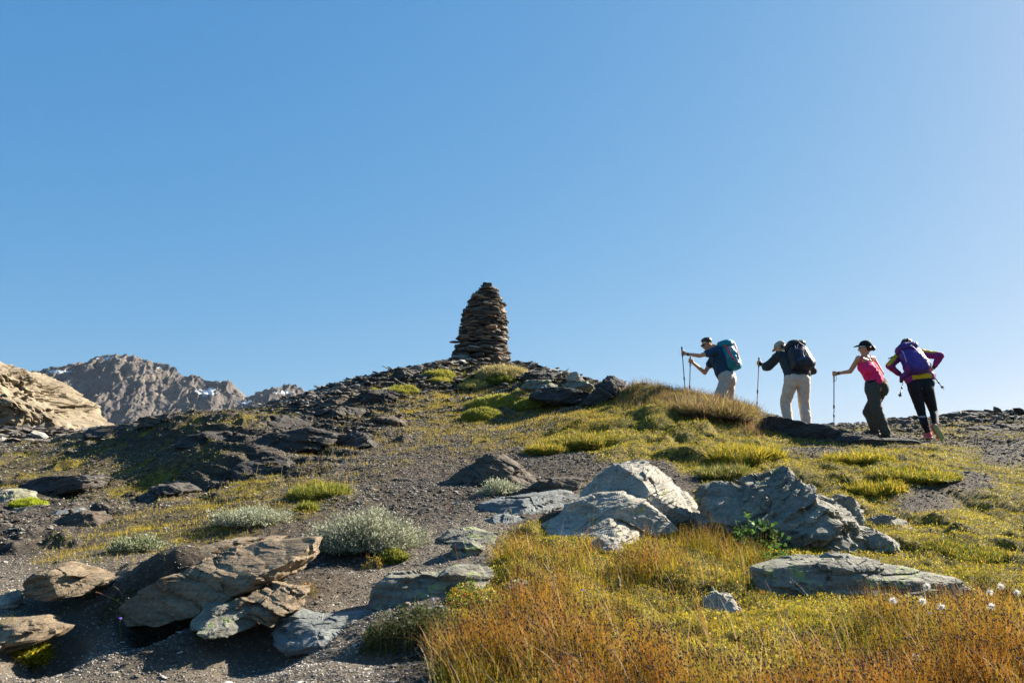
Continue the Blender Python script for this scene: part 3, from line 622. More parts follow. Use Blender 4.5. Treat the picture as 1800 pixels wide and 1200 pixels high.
# 1 low turf
r = np.random.default_rng(101)
N1 = 195000; wt = tu ** 1.5 * (.25 + .75 * clump) * (1 - .45 * rush) * (1 - .5 * heath)
v, k = scatter(N1, wt, 201); d_ = v[:, 1]
Lb = r.uniform(.012, .038, N1) * (.7 + .7 * clump2[k]) * (.75 + d_ / 26); Wb = r.uniform(.0022, .0042, N1) * (.7 + d_ / 12)
tone = n2(v[:, 0], v[:, 1], .8, 3, 90.)[:, None]
cb = pick(GREEN, N1, r); ct = pick(YG, N1, r); st_ = r.random((N1, 1)) < .16 + .3 * (tone > .2)
ct = np.where(st_, pick(STRAW, N1, r), ct) * (1 + .5 * n2(v[:, 0], v[:, 1], 3., 3, 35.)[:, None]); cb = cb * .8
quadmesh('grass', [blades(v, Lb, Wb, (.02, -.05), cb, ct, 2, 301, .6)[:3]], M['blade'])
tag(bpy.data.objects['grass'], 'short yellow-green alpine turf covering the slope below the hikers', 'grass', kind='stuff')
# 2 creeping leafy ground cover
N2 = 150000; wt = tu ** 1.2 * (1 - .35 * rush) * (1.25 - clump) * (1 - .6 * heath)
v, k = scatter(N2, wt, 202); v[:, 2] += r.uniform(0, .025, N2)
dr = r.normal(size=(N2, 3)); dr[:, 2] = np.abs(dr[:, 2]) + .4
Lf = r.uniform(.006, .014, N2) * (.7 + v[:, 1] / 12)
cl = np.where(r.random((N2, 1)) < .16, pick([(.32,.12,.03),(.36,.20,.04),(.12,.07,.03)], N2, r), pick([(.34,.30,.03),(.40,.33,.03),(.16,.17,.02),(.44,.33,.04)], N2, r))
cl = cl * (1 + .6 * n2(v[:, 0], v[:, 1], 2.2, 3, 33.)[:, None])
quadmesh('ground_cover', [leaves(v, Lf, Lf * .6, dr, cl, 302)], M['leaf'])
tag(bpy.data.objects['ground_cover'], 'creeping green and yellow leaves between the turf tufts', 'ground cover', kind='stuff')
# 3 rushes with dark seed heads
N3 = 40000; wt = rush * (.06 + .94 * clump ** 2) * (.15 + .85 * clump2 ** 1.5)
v, k = scatter(N3, wt, 203); q = n2(v[:, 0], v[:, 1], 1.1, 3, 95.)
Lb = r.uniform(.07, .22, N3) * (.45 + .75 * clump[k]) * (.75 + .35 * clump2[k]); Lb *= np.where(PYg[k] < 1045, .85, 1.0)
Wb = r.uniform(.0018, .0036, N3)
cb = pick(GREEN + YG[:2], N3, r); ct = np.where((q[:, None] + r.normal(0, .2, (N3, 1)) + .12 * (v[:, 1:2] < 4.8)) > -.04, pick(RUST, N3, r), np.where(r.random((N3, 1)) < .15, pick(STRAW, N3, r), pick(YG + GREEN + GREEN, N3, r)))
bl = blades(v, Lb, Wb, (-.10, -.10), cb, ct, 3, 303, .33)
hk = r.random(N3) < .42; tp = bl[3][hk]; nh = len(tp)
hd = heads(tp, r.uniform(.0026, .0046, nh), r.uniform(.0035, .007, nh), pick([(.055,.03,.02),(.08,.045,.03),(.10,.06,.035)], nh, r))
quadmesh('rush_grass', [bl[:3], hd], M['blade'])
tag(bpy.data.objects['rush_grass'], 'tall orange and green rushes with tiny dark seed heads in the foreground', 'rushes', kind='stuff')
N7 = 1300; v, k = scatter(N7, rush * (.2 + clump) * near, 209)
quadmesh('dead_grass', [blades(v, r.uniform(.12, .27, N7), r.uniform(.003, .0055, N7), (-.35, -.15), pick(STRAW, N7, r), pick(STRAW + [(.55,.42,.28)], N7, r), 4, 309, .35)[:3]], M['blade'])
tag(bpy.data.objects['dead_grass'], 'pale bent dead grass blades leaning left among the foreground rushes', 'grass', kind='stuff')
# 3b pale seedheads stalks catching the light along the left edge of the bank
# 4 heath on the ridge
N4 = 26000; wt = heath * (.3 + clump2) * (tu + .2)
v, k = scatter(N4, wt, 204); Lb = r.uniform(.04, .14, N4) * (.5 + clump2[k] * .8); Wb = r.uniform(.004, .007, N4)
ct = np.where(r.random((N4, 1)) < .5, pick(PURP, N4, r), pick(RUST + STRAW, N4, r)); bl = blades(v, Lb, Wb, (-.05, 0), pick(GREEN + PURP, N4, r), ct, 2, 304, .4)
hk = r.random(N4) < .12; tp = bl[3][hk]; nh = len(tp)
quadmesh('heath_grass', [bl[:3], heads(tp, r.uniform(.005, .008, nh), r.uniform(.006, .011, nh), pick(PURP + [(.2,.15,.2)], nh, r))], M['blade'])
tag(bpy.data.objects['heath_grass'], 'rusty brown and purple heath grass along the ridge crest below the first hiker', 'grass', kind='stuff')
# 5 thin dry grass on the gravel slopes
slopez = np.maximum.reduce([polymask(PXg, PYg, [(60,985),(200,905),(400,850),(560,760),(700,650),(900,640),(1080,690),(1080,740),(950,780),(900,800),(700,830),(640,880),(540,930),(430,960),(250,985),(100,995)], 10)])
N5 = 34000; wt = slopez * (sstep(-.1, .3, n2(xg, yg, 2.6, 4, 81.)) + .05) * (.3 + tu) * (1 + 1.5 * (yg > 12))
v, k = scatter(N5, wt, 205); Lb = r.uniform(.015, .055, N5) * (.6 + v[:, 1] / 22); Wb = r.uniform(.002, .004, N5) * (.6 + v[:, 1] / 12)
ct = np.where(r.random((N5, 1)) < .6, pick(STRAW, N5, r), np.where(r.random((N5, 1)) < .3, pick(RUST, N5, r), pick(YG, N5, r)))
quadmesh('dry_grass', [blades(v, Lb, Wb, (-.05, 0), pick(GREEN + YG, N5, r), ct, 2, 305, .6)[:3]], M['blade'])
tag(bpy.data.objects['dry_grass'], 'thin dry grass tufts dotted over the grey gravel slopes', 'grass', kind='stuff')

# moss cushions: domes of tiny shoots -----------------------------------------
def cushion(px, py, wpx, hpx, label, pal, dens=1., blade=.025, group='moss cushions on the gravel slope', name='moss_cushion', cat='moss cushion', seed=0, lumps=4, bw=.004):
    r = np.random.default_rng(seed); c = G(px, py + hpx * .35); sc = c.y / FPX
    w_, h_ = wpx * sc / 2, max(hpx * sc * .5, .03)
    dep = w_ * .75
    root = bpy.data.objects.new(name, None); COL.objects.link(root); root.location = c; tag(root, label, cat, group)
    if cat == 'grass tussock': h_ *= .5; w_ *= 1.15; dep *= 1.3; pal = list(pal) + [(.30,.22,.05), (.14,.12,.03)]
    D, Fc = ICO[5]; L = D * (w_, dep, h_)
    L = L * (1 + .45 * fbm(D * 1.4 + seed * 3.1, 3) + .22 * fbm(D * 4 + seed, 3))[:, None]
    L[:, 2] = np.where(L[:, 2] < 0, L[:, 2] * .4, L[:, 2])
    x, y = L[:, 0] + c.x, L[:, 1] + c.y; gz_ = H(x, y); base = np.minimum(gz_, c.z + .1)
    L2 = np.stack([x, y, base * .55 + c.z * .45 + L[:, 2]], 1)
    n = 1500 + int(4200 * dens); f = Fc[r.integers(0, len(Fc), n * 2)]; bc = r.dirichlet((1, 1, 1), n * 2)
    pt = (L2[f] * bc[..., None]).sum(1); nm = np.cross(L2[f[:, 1]] - L2[f[:, 0]], L2[f[:, 2]] - L2[f[:, 0]]); nm /= np.linalg.norm(nm, axis=1)[:, None] + 1e-9
    ok = (nm[:, 2] > -.35); pt, nm = pt[ok][:n], nm[ok][:n]
    colv = np.array([pal[0]]) * (.95 + .6 * fbm(D * 6 + seed, 3))[:, None]
    me = np_mesh('mound', L2, Fc, col=colv, smooth=True); link('mound', me, M['leaf'], root)
    n = len(pt); Lb = r.uniform(.5, 1.3, n) * blade * (.6 + c.y / 18); dd = nm + r.normal(0, .6, (n, 3)) + (-.1, 0, .3); Lb *= np.where(r.random(n) < .15, 1.8, 1)
    quadmesh('shoots', [leaves(pt, Lb, np.full(n, bw) * (.5 + c.y / 12), dd, pick(pal, n, r), seed)], M['leaf'], root)
    return root
MOSS = [(.32,.30,.05),(.44,.38,.06),(.22,.24,.04),(.36,.32,.08)]
DRYM = [(.42,.34,.15),(.36,.29,.11),(.48,.39,.20),(.28,.25,.07)]
cushion(880, 652, 85, 34, 'straw-coloured grassy cushion at the right foot of the cairn', DRYM, 1.2, .05, seed=1)
cushion(878, 665, 56, 20, 'bright green moss cushion just below the straw-coloured cushion at the cairn', GREEN + MOSS[:1], .8, seed=2)
cushion(875, 702, 95, 34, 'long mossy hummock on the slope below the cairn', MOSS, 1.4, seed=3)
cushion(845, 728, 62, 36, 'rounded moss hummock at the lower left end of the long mossy hummock', MOSS + MOSS + GREEN, 1.2, seed=4)
cushion(935, 705, 60, 26, 'moss hummock at the right end of the long mossy hummock', MOSS + GREEN, 1., seed=5)
cushion(925, 686, 46, 18, 'small moss hummock above the right end of the long mossy hummock', DRYM + GREEN, .6, seed=6)
cushion(705, 685, 62, 20, 'moss cushion on the upper left of the gravel slope', MOSS, .8, seed=7)
cushion(770, 655, 55, 18, 'moss cushion just under the skyline left of the cairn', MOSS, .6, seed=8)
cushion(775, 668, 40, 12, 'small moss cushion below the skyline cushion left of the cairn', MOSS, .4, seed=9)
cushion(835, 680, 50, 14, 'thin moss cushion in the middle of the slope below the cairn', DRYM + MOSS, .5, seed=10)
cushion(658, 692, 36, 12, 'small moss cushion near the left skyline of the slope', MOSS, .4, seed=11)
cushion(558, 866, 90, 18, 'green grass cushion on the gravel of the left slope', MOSS + GREEN, 1.2, .05, seed=12)
cushion(540, 893, 30, 14, 'small green tuft below the green grass cushion on the left slope', MOSS + GREEN, .4, .035, seed=13)
cushion(690, 975, 52, 30, 'small round moss cushion at the right foot of the big silvery shrub', GREEN + MOSS, .8, .015, seed=14)
cushion(52, 880, 60, 14, 'vivid lime moss patch among the stones of the left hollow', [(.34,.38,.03),(.42,.45,.04)], .8, .02, seed=15)
cushion(36, 1132, 80, 30, 'tuft of green grass at the left edge of the path', GREEN + YG[:3], .35, .06, seed=16, bw=.005)
cushion(960, 785, 60, 30, 'tussock of yellow-green grass overhanging bare soil at the left tip of the turf', YG + GREEN + STRAW[:1], 1., .05, seed=17, group='grass tussocks on the turf slope', name='grass_tussock', cat='grass tussock')
cushion(1020, 768, 110, 44, 'broad yellow-green grass tussock above the patch of bare soil', YG[2:] + GREEN + STRAW[:1], 2.2, .05, seed=18, group='grass tussocks on the turf slope', name='grass_tussock', cat='grass tussock')
cushion(1310, 795, 100, 46, 'bushy green grass tussock left of the dark ledge', YG + GREEN, 1.8, .08, seed=19, group='grass tussocks on the turf slope', name='grass_tussock', cat='grass tussock')
cushion(1255, 712, 120, 30, 'dark brown heath tussock on the ridge below the first hiker', PURP + DRYM[1:2], 1.4, .10, seed=20, group='grass tussocks on the turf slope', name='grass_tussock', cat='grass tussock')
cushion(1275, 830, 70, 34, 'dark mossy tussock on the turf above the gap between the two big boulders', GREEN + DRYM[:1], 1., .06, seed=21, group='grass tussocks on the turf slope', name='grass_tussock', cat='grass tussock')
cushion(1600, 830, 120, 34, 'low leafy green hummock below the walking woman in black tights', YG[2:] + GREEN, 1.3, .04, seed=22, group='grass tussocks on the turf slope', name='grass_tussock', cat='grass tussock')
cushion(1690, 965, 110, 36, 'dark green leafy hummock right of the grey stones', GREEN + YG[:1], 1.2, .04, seed=23, group='grass tussocks on the turf slope', name='grass_tussock', cat='grass tussock')
cushion(1510, 800, 90, 24, 'low green hummock below the woman in the pink top', YG + GREEN, 1., .05, seed=24, group='grass tussocks on the turf slope', name='grass_tussock', cat='grass tussock')
cushion(1540, 855, 80, 26, 'yellow-green hummock behind the largest grey-green boulder', YG + GREEN, 1., .04, seed=25, group='grass tussocks on the turf slope', name='grass_tussock', cat='grass tussock')

# silvery shrubs ---------------------------------------------------------------
SILV = [(.31,.33,.22),(.42,.43,.31),(.22,.25,.15),(.54,.54,.42),(.16,.19,.09)]
def silver(px, py, wpx, hpx, label, n, seed, pal=SILV):
    r = np.random.default_rng(seed); c = G(px, py + hpx * .42); sc = c.y / FPX; w_, h_ = wpx * sc / 2, hpx * sc
    root = bpy.data.objects.new('silver_shrub', None); COL.objects.link(root); root.location = c; tag(root, label, 'shrub', 'silvery shrubs on the gravel')
    ns = n // 9; d = r.normal(size=(ns, 3)); d[:, 2] = np.abs(d[:, 2]) * .9; d /= np.linalg.norm(d, axis=1)[:, None]
    rad = r.uniform(.55, 1.0, ns) ** .6; lump = 1 + .55 * fbm(d * 1.6 + seed, 3)
    e = d * np.stack([w_ * lump, w_ * .8 * lump, h_ * lump], 1) * rad[:, None]
    tip = np.array(c) + e; tip[:, 2] = np.maximum(tip[:, 2], H(tip[:, 0], tip[:, 1]) + .01)
    base = np.array(c) + e * (.35, .35, 0); base[:, 2] = H(base[:, 0], base[:, 1])
    dirn = tip - base; ln = np.linalg.norm(dirn, axis=1)
    s = np.cross(dirn, r.normal(size=(ns, 3))); s /= np.linalg.norm(s, axis=1)[:, None]; s *= .0012
    V_ = np.stack([base - s, base + s, tip + s * .4, tip - s * .4], 1).reshape(-1, 3); F_ = (np.arange(ns) * 4)[:, None] + [0, 1, 2, 3]
    quadmesh('stem', [(V_, F_, np.repeat(pick([(.16,.13,.09),(.12,.10,.07)], ns, r), 4, 0))], M['leaf'], root)
    t_ = r.uniform(.45, 1.02, (ns, 9)); pt = (base[:, None] + dirn[:, None] * t_[..., None]).reshape(-1, 3) + r.normal(0, .004, (ns * 9, 3))
    dd = np.repeat(dirn / ln[:, None], 9, 0) * .6 + r.normal(0, .6, (ns * 9, 3)); dd[:, 2] += .35
    Lf = r.uniform(.010, .024, len(pt)) * (.7 + c.y / 18)
    quadmesh('foliage', [leaves(pt, Lf, Lf * .32, dd, pick(pal, len(pt), r, .25), seed)], M['leaf'], root)
silver(640, 935, 205, 72, 'biggest silvery grey shrub, on the gravel right of the big tan slab', 26000, 1)
silver(440, 908, 150, 34, 'long low silvery shrub behind the big tan slab', 9000, 2)
silver(880, 858, 80, 28, 'small silvery shrub below the humped brown rock', 5000, 3)
silver(240, 955, 110, 24, 'low silvery green shrub at the left end of the yellow slope', 5000, 4, SILV + GREEN)
silver(475, 1018, 60, 24, 'little silvery shrub growing on the right end of the big tan slab', 2200, 5)
silver(160, 1040, 34, 22, 'tiny withered silvery shrub in the shade below the leaf-shaped rock', 900, 6, SILV + PURP)

# leafy plants -------------------------------------------------------------------
def leafy(px, py, wpx, hpx, label, n, lf, pal, seed, name='leafy_plant', cat='plant', hang=False, group=None, dep=.6):
    r = np.random.default_rng(seed); c = G(px, py); sc = c.y / FPX; w_, h_ = wpx * sc / 2, hpx * sc
    root = bpy.data.objects.new(name, None); COL.objects.link(root); root.location = c; tag(root, label, cat, group)
    X = r.uniform(-1, 1, n); Z = r.uniform(0, 1, n) * np.sqrt(np.maximum(.05, 1 - X ** 2))
    x = c.x + X * w_; y = c.y + r.uniform(-dep, dep, n) * w_
    pt = np.stack([x, y, H(x, y) + Z * h_], 1)
    b = pt.copy(); b[:, 2] = H(x, y); s = np.zeros((n, 3)); s[:, 0] = .0015
    stm = (np.stack([b - s, b + s, pt + s * .5, pt - s * .5], 1).reshape(-1, 3), (np.arange(n) * 4)[:, None] + [0, 1, 2, 3], np.repeat(pick([(.12,.11,.04)], n, r), 4, 0))
    k = 4; pts = np.repeat(pt, k, 0) + r.normal(0, lf * .5, (n * k, 3)); dd = r.normal(size=(n * k, 3)); dd[:, 2] = dd[:, 2] * .4 + .25; dd[:, 1] -= .3
    L_ = r.uniform(.6, 1.3, n * k) * lf
    quadmesh('leaves', [stm, leaves(pts, L_, L_ * .75, dd, pick(pal, n * k, r, .3), seed)], M['leaf'], root)
GL = [(.07,.14,.03),(.10,.19,.035),(.05,.09,.025)]
leafy(1330, 965, 95, 46, 'broad-leaved green plant growing under the overhang of the largest grey-green boulder', 70, .045, GL, 1)
leafy(1275, 925, 34, 45, 'bright green leafy sprig at the left end of the largest grey-green boulder', 24, .042, [(.20,.30,.03),(.28,.38,.05)] + GL, 2)
leafy(1365, 992, 60, 26, 'small broad-leaved plant right of the plant under the boulder', 34, .036, GL, 3)
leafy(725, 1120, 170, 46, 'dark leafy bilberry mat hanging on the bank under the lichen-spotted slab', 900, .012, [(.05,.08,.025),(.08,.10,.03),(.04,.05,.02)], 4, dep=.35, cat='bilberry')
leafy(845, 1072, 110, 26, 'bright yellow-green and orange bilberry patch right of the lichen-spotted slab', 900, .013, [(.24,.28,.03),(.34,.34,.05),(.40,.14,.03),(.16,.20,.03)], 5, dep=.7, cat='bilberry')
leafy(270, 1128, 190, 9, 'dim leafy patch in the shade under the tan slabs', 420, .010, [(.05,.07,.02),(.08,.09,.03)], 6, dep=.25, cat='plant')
leafy(405, 1012, 34, 14, 'small yellow-green sprig on the face of the big tan slab', 60, .010, [(.28,.28,.04),(.2,.22,.04)], 7)
leafy(540, 1042, 34, 12, 'small orange and yellow plant right of the small tan slab', 80, .010, [(.38,.24,.05),(.40,.16,.04),(.22,.22,.04)], 8)
leafy(655, 1000, 36, 26, 'orange-tinted sprig at the foot of the biggest silvery shrub', 70, .010, [(.36,.20,.04),(.28,.26,.04)], 9)

# tall stalks and flowers --------------------------------------------------------
def tube(pts, rad, sides=5):
    pts = np.array(pts, float); rad = np.broadcast_to(rad, (len(pts),)); T_ = np.gradient(pts, axis=0); T_ /= np.linalg.norm(T_, axis=1)[:, None] + 1e-9
    ref = np.array([.3, -1, .2]); vs = []
    for p_, t_, r_ in zip(pts, T_, rad):
        a = np.cross(t_, ref); a /= np.linalg.norm(a); b = np.cross(t_, a)
        vs += [p_ + r_ * (math.cos(6.2832 * k / sides) * a + math.sin(6.2832 * k / sides) * b) for k in range(sides)]
    F_ = [[i * sides + k, i * sides + (k + 1) % sides, (i + 1) * sides + (k + 1) % sides, (i + 1) * sides + k] for i in range(len(pts) - 1) for k in range(sides)]
    return np.array(vs), np.array(F_)
def stalk(bx, by, tx, ty, label, seed, head='spike', col=(.30,.24,.12), hcol=(.36,.29,.16), hr=.006, group='tall seed stalks', Y=None):
    b = G(bx, by) if Y is None else P(bx, by, Y); tp = P(tx, ty, b.y)
    root = bpy.data.objects.new('seed_stalk' if head in ('spike', 'sorrel') else 'flower', None); COL.objects.link(root); root.location = b
    r = np.random.default_rng(seed); b_, t_ = np.array(b), np.array(tp); mid = (b_ + t_) / 2 + (r.normal(0, .012), 0, .01)
    c = [b_ * (1 - s) ** 2 + 2 * mid * s * (1 - s) + t_ * s ** 2 for s in np.linspace(0, 1, 9)]; c[0][2] -= .01
    v, f = tube(c, np.linspace(.0018, .0011, 9) * (b.y / 5 + .2)); quadmesh('stem', [(v, f, np.repeat([col], len(v), 0))], M['leaf'], root)
    if head in ('spike', 'sorrel'):
        n = 40; t2 = r.uniform(.88 if head == 'spike' else .72, 1.0, n); pp = np.array([b_ * (1 - s) ** 2 + 2 * mid * s * (1 - s) + t_ * s ** 2 for s in t2]) + r.normal(0, hr * .35, (n, 3))
        quadmesh('seed_head', [heads(pp, np.full(n, hr * .5), np.full(n, hr * .7), pick([hcol], n, r))], M['leaf'], root)
    elif head == 'fluff':
        n = 150; dd = r.normal(size=(n, 3)); dd /= np.linalg.norm(dd, axis=1)[:, None]
        quadmesh('fluff', [leaves(np.repeat([t_], n, 0), np.full(n, hr) * r.uniform(.6, 1.2, n), np.full(n, hr * .10), dd, pick([(.75,.72,.66)], n, r, .1), seed)], M['leaf'], root)
    else:
        n = 5; a = np.arange(n) * 6.283 / n; dd = np.stack([np.cos(a), np.sin(a) - .3, np.full(n, -.9)], 1)
        quadmesh('petal', [leaves(np.repeat([t_], n, 0), np.full(n, hr * 2), np.full(n, hr * 1.1), dd, pick([hcol], n, r, .1), seed)], M['leaf'], root)
    tag(root, label, 'seed stalk' if head in ('spike', 'sorrel') else 'flower', group)
stalk(1012, 1100, 956, 992, 'tall straw seed stalk left of the middle of the foreground rushes', 1, hr=.008)
stalk(1090, 1170, 1087, 1014, 'straight pale seed stalk in the middle of the foreground rushes', 2, hr=.009)
stalk(905, 950, 896, 895, 'bent straw stalk at the left end of the upper rushes', 3, hr=.006)
stalk(1040, 950, 1049, 856, 'tall thin brown stalk in front of the tall pale boulder', 4, 'sorrel', hcol=(.30,.12,.07), hr=.004)
stalk(1000, 940, 1004, 878, 'thin straw stalk left of the tall brown stalk before the pale boulder', 5, hr=.004)
stalk(1033, 948, 1035, 905, 'short straw stalk between two taller stalks before the pale boulder', 6, hr=.004)
stalk(1375, 985, 1348, 912, 'thin green stalk leaning left before the largest grey-green boulder', 7, col=(.24,.24,.06), hr=.004)
stalk(1548, 1000, 1546, 953, 'short green stalk before the small grey block', 8, col=(.24,.24,.06), hr=.004)
stalk(1392, 1000, 1390, 968, 'short reddish stalk between the boulder and the long lichened slab', 9, 'sorrel', hcol=(.32,.14,.07), hr=.005)
stalk(810, 1000, 800, 955, 'red sorrel stalk over the lichen-spotted slab', 10, 'sorrel', col=(.30,.10,.08), hcol=(.34,.14,.12), hr=.003)
stalk(788, 905, 787, 866, 'red stalk on the gravel below the humped brown rock', 11, 'sorrel', col=(.30,.12,.06), hcol=(.36,.18,.08), hr=.004)
stalk(212, 1060, 168, 1040, 'reddish grass stalk leaning left over the shaded hollow of the tan slabs', 12, 'sorrel', hcol=(.36,.17,.14), hr=.004)
stalk(215, 1055, 200, 1030, 'pale pair of grass stems in the shaded hollow of the tan slabs', 13, hr=.002)
for i, (bx, by, tx, ty) in enumerate([(690,900,697,868),(705,775,700,735),(470,880,478,830),(490,870,496,820),(520,860,533,812),(545,850,560,808),(385,870,392,845),(400,905,398,868),(610,835,622,790),(450,835,455,812),(600,770,606,742)]):
    stalk(bx, by, tx, ty, 'thin pale grass stalk standing alone on the gravel of the left slope', 30 + i, hr=.004, col=(.36,.29,.15), group='thin grass stalks on the left slope')
W_ = 'cotton-like white seed heads in the foreground rushes'
for i, (tx, ty, lb) in enumerate([(1610,1155,'white fluffy seed head at the bottom right, largest of all'),(1600,1182,'white fluffy seed head cut by the bottom edge of the picture'),(1740,1040,'white fluffy seed head, leftmost of the four in the far right rushes'),(1760,1030,'white fluffy seed head, topmost in the far right rushes'),(1788,1041,'white fluffy seed head nearest the right edge'),(1630,1030,'white fluffy seed head over the right end of the long lichened slab'),(1742,1065,'white fluffy seed head below the group at the far right'),(1622,1056,'small white seed head just under the end of the long slab'),(1570,1055,'small white seed head in front of the long lichened slab'),(1655,1066,'faint white seed head among the rushes right of the purple flower'),(1476,985,'small white flower tuft on the back edge of the long lichened slab')]):
    stalk(tx + 4, ty + 95, tx, ty, lb, 60 + i, 'fluff', hr=.024 if i < 2 else .019, group=W_, Y=None if i != 10 else 5.6) if ty < 1110 else stalk(tx + 4, 1230, tx, ty, lb, 60 + i, 'fluff', hr=.022, group=W_, Y=3.6)
for i, (tx, ty, lb) in enumerate([(1024,1034,'purple bellflower in the shaded edge of the middle rushes'),(1635,1075,'purple bellflower in the rushes below the long lichened slab'),(903,1195,'purple bellflower at the bottom edge of the picture'),(212,1084,'purple bellflower in the shade of the tan slabs'),(761,1050,'pale lilac bellflower under the lichen-spotted slab')]):
    stalk(tx + 3, min(ty + 45, 1235), tx, ty, lb, 80 + i, 'bell', col=(.14,.16,.05), hcol=(.22,.13,.62) if i < 4 else (.5,.45,.7), hr=.008, group='purple bellflowers', Y=3.7 if ty > 1150 else None)
# ------------------------------------------------------------------ cairn
cx_base = P(846, 641, 24.3); CY = 24.6
SILC = [(641,778,897),(620,796,893),(600,806,893),(580,806,892),(560,812,890),(545,818,888),(530,824,884),(520,831,879),(510,839,873),(503,845,867),(498,850,862)]
root = bpy.data.objects.new('cairn', None); COL.objects.link(root); root.location = (cx_base.x, CY, cx_base.z - .05)
tag(root, 'tall tapering cairn of flat brown stones on top of the hill', 'cairn')
ys_ = np.array([a[0] for a in SILC][::-1], float); l_ = np.array([a[1] for a in SILC][::-1], float); r_ = np.array([a[2] for a in SILC][::-1], float)
rc = np.random.default_rng(77); stn = []
zt = P(850, 498, CY).z; zb = P(850, 641, CY).z - .05; z = zb
CC = [(.06,.042,.028),(.09,.062,.040),(.13,.09,.058),(.035,.027,.022),(.20,.125,.075),(.095,.08,.062),(.24,.21,.17),(.055,.046,.036)]
while z < zt - .03:
    th = rc.uniform(.045, .12) if rc.random() < .5 else rc.uniform(.03, .06); th = th * (1 if z < zt - .3 else .8)
    # picture row of this height
    py = np.interp(z, [zb, zt], [641, 498]); xl = P(np.interp(py, ys_, l_), py, CY).x; xr = P(np.interp(py, ys_, r_), py, CY).x
    cxx, rad = (xl + xr) / 2, (xr - xl) / 2; ry = rad * .95
    n = max(2, int(round(2 * math.pi * rad / rc.uniform(.22, .46)))); a0 = rc.uniform(0, 6.28)
    for k in range(n):
        a = a0 + 6.283 * k / n + rc.normal(0, .08); ln = min(.46, 2 * math.pi * rad / n * rc.uniform(1.0, 1.35)) / 2; dp = min(rad * .8, rc.uniform(.14, .24)); ln = min(ln, max(rad * .75, .07))
        out = rc.normal(0, .034) + (.03 if rc.random() < .08 else 0); h = th * rc.uniform(.75, 1.35) / 2
        D, Fc = ICO[3]; e = np.sign(D) * np.abs(D) ** .62
        L = e * (ln, dp, h); L = L * (1 + .20 * fbm(D * 1.3 + rc.uniform(0, 99), 2)[:, None] * (1, 1, .8)); L[:, 2] += .012 * fbm(D * 3 + k, 2)
        cut = rc.normal(size=3) * (1, .8, .2); cut /= np.linalg.norm(cut); o_ = L @ cut; hm = o_.max() * rc.uniform(.7, .95); L = L - np.outer(np.maximum(o_ - hm, 0), cut)
        tl = rc.normal(0, .14); L[:, 2] += L[:, 0] * tl + L[:, 1] * rc.normal(0, .08)
        R_ = max(rad - dp * .98 + out, .02); ca, sa = math.cos(a), math.sin(a)
        X = L[:, 0] * -sa + L[:, 1] * ca + cxx + R_ * ca; Y_ = L[:, 0] * ca + L[:, 1] * sa + CY + (R_ * ry / max(rad, .01)) * sa
        stn.append((sa, np.stack([X, Y_, L[:, 2] + z + rc.normal(0, .008)], 1), pick(CC, 1, rc, .25)[0]))
    z += th * .90
# wedge stones sticking out, top stones
for (px, py, ln) in [(800, 601, .17), (830, 527, .09), (880, 538, .10)]:
    q = P(px, py, CY); D, Fc = ICO[3]; L = D * (ln, .16, .03) * (1 + .2 * fbm(D * 2 + px, 2)[:, None]); stn.append((-.9, L + np.array(q), np.array(CC[2])))
for (px, py, s, c) in [(852, 503, .10, (.08,.09,.085)), (862, 506, .10, (.34,.33,.31)), (848, 512, .14, (.12,.12,.11)), (860, 516, .15, (.2,.19,.18)), (854, 498, .05, (.08,.08,.08))]:
    q = P(px, py, CY); D, Fc = ICO[3]; L = D * (s, .1, s * .5) * (1 + .3 * fbm(D * 1.7 + px, 2)[:, None]); stn.append((-1., L + np.array(q), np.array(c)))
stn.sort(key=lambda s: s[0])
for sa, L, c in stn[:100]:
    link('stone', np_mesh('stone', L, ICO[3][1], col=np.repeat([c], len(L), 0)), M['stone'], root)
Vr = np.concatenate([s[1] for s in stn[100:]]); Fr = np.concatenate([ICO[3][1] + i * len(ICO[3][0]) for i in range(len(stn) - 100)])
D, Fc = ICO[4]; core = D.copy(); hc = (zt - zb) / 2; core = np.stack([D[:, 0] * .42 * (1 - .55 * (D[:, 2] * .5 + .5)) + (cx_base.x + .03), D[:, 1] * .42 * (1 - .55 * (D[:, 2] * .5 + .5)) + CY, D[:, 2] * hc * .93 + (zt + zb) / 2], 1)
Cr = np.concatenate([np.repeat([s[2]], len(s[1]), 0) for s in stn[100:]] + [np.repeat([(.05,.045,.04)], len(core), 0)])
tag(link('stacked_stones', np_mesh('stacked_stones', np.concatenate([Vr, core]), np.concatenate([Fr, Fc + len(Vr)]), col=Cr), M['stone'], root), kind='stuff')
# ------------------------------------------------------------------ hikers
def fabric(name, rough=.8, b=.4, sc=90, sheen=0):
    m, t, p = newmat(name)
    a = t.nodes.new('ShaderNodeAttribute'); a.attribute_name = 'Col'; tc = t.nodes.new('ShaderNodeTexCoord').outputs['Object']
    v = ramp(t, noise_n(t, tc, 14, 4, .6), [(.3, (.82, .82, .82)), (.7, (1.15, 1.15, 1.15))])
    t.links.new(mixc(t, 1.0, a.outputs['Color'], v, 'MULTIPLY'), p.inputs['Base Color']); p.inputs['Roughness'].default_value = rough
    p.inputs['Specular IOR Level'].default_value = .3
    t.links.new(bump(t, noise_n(t, tc, sc, 3, .6), b, .004), p.inputs['Normal']); return m
M['cloth'] = fabric('woven_cloth'); M['nylon'] = fabric('pack_nylon', .5, .3, 60); M['skin'] = fabric('skin', .5, .15, 40); M['hair'] = fabric('hair', .45, .6, 120); M['hard'] = fabric('plastic_and_metal', .35, .05, 30)
def V3(*a): return np.array(a, float)
def nrm(v): v = np.array(v, float); return v / (np.linalg.norm(v) + 1e-9)
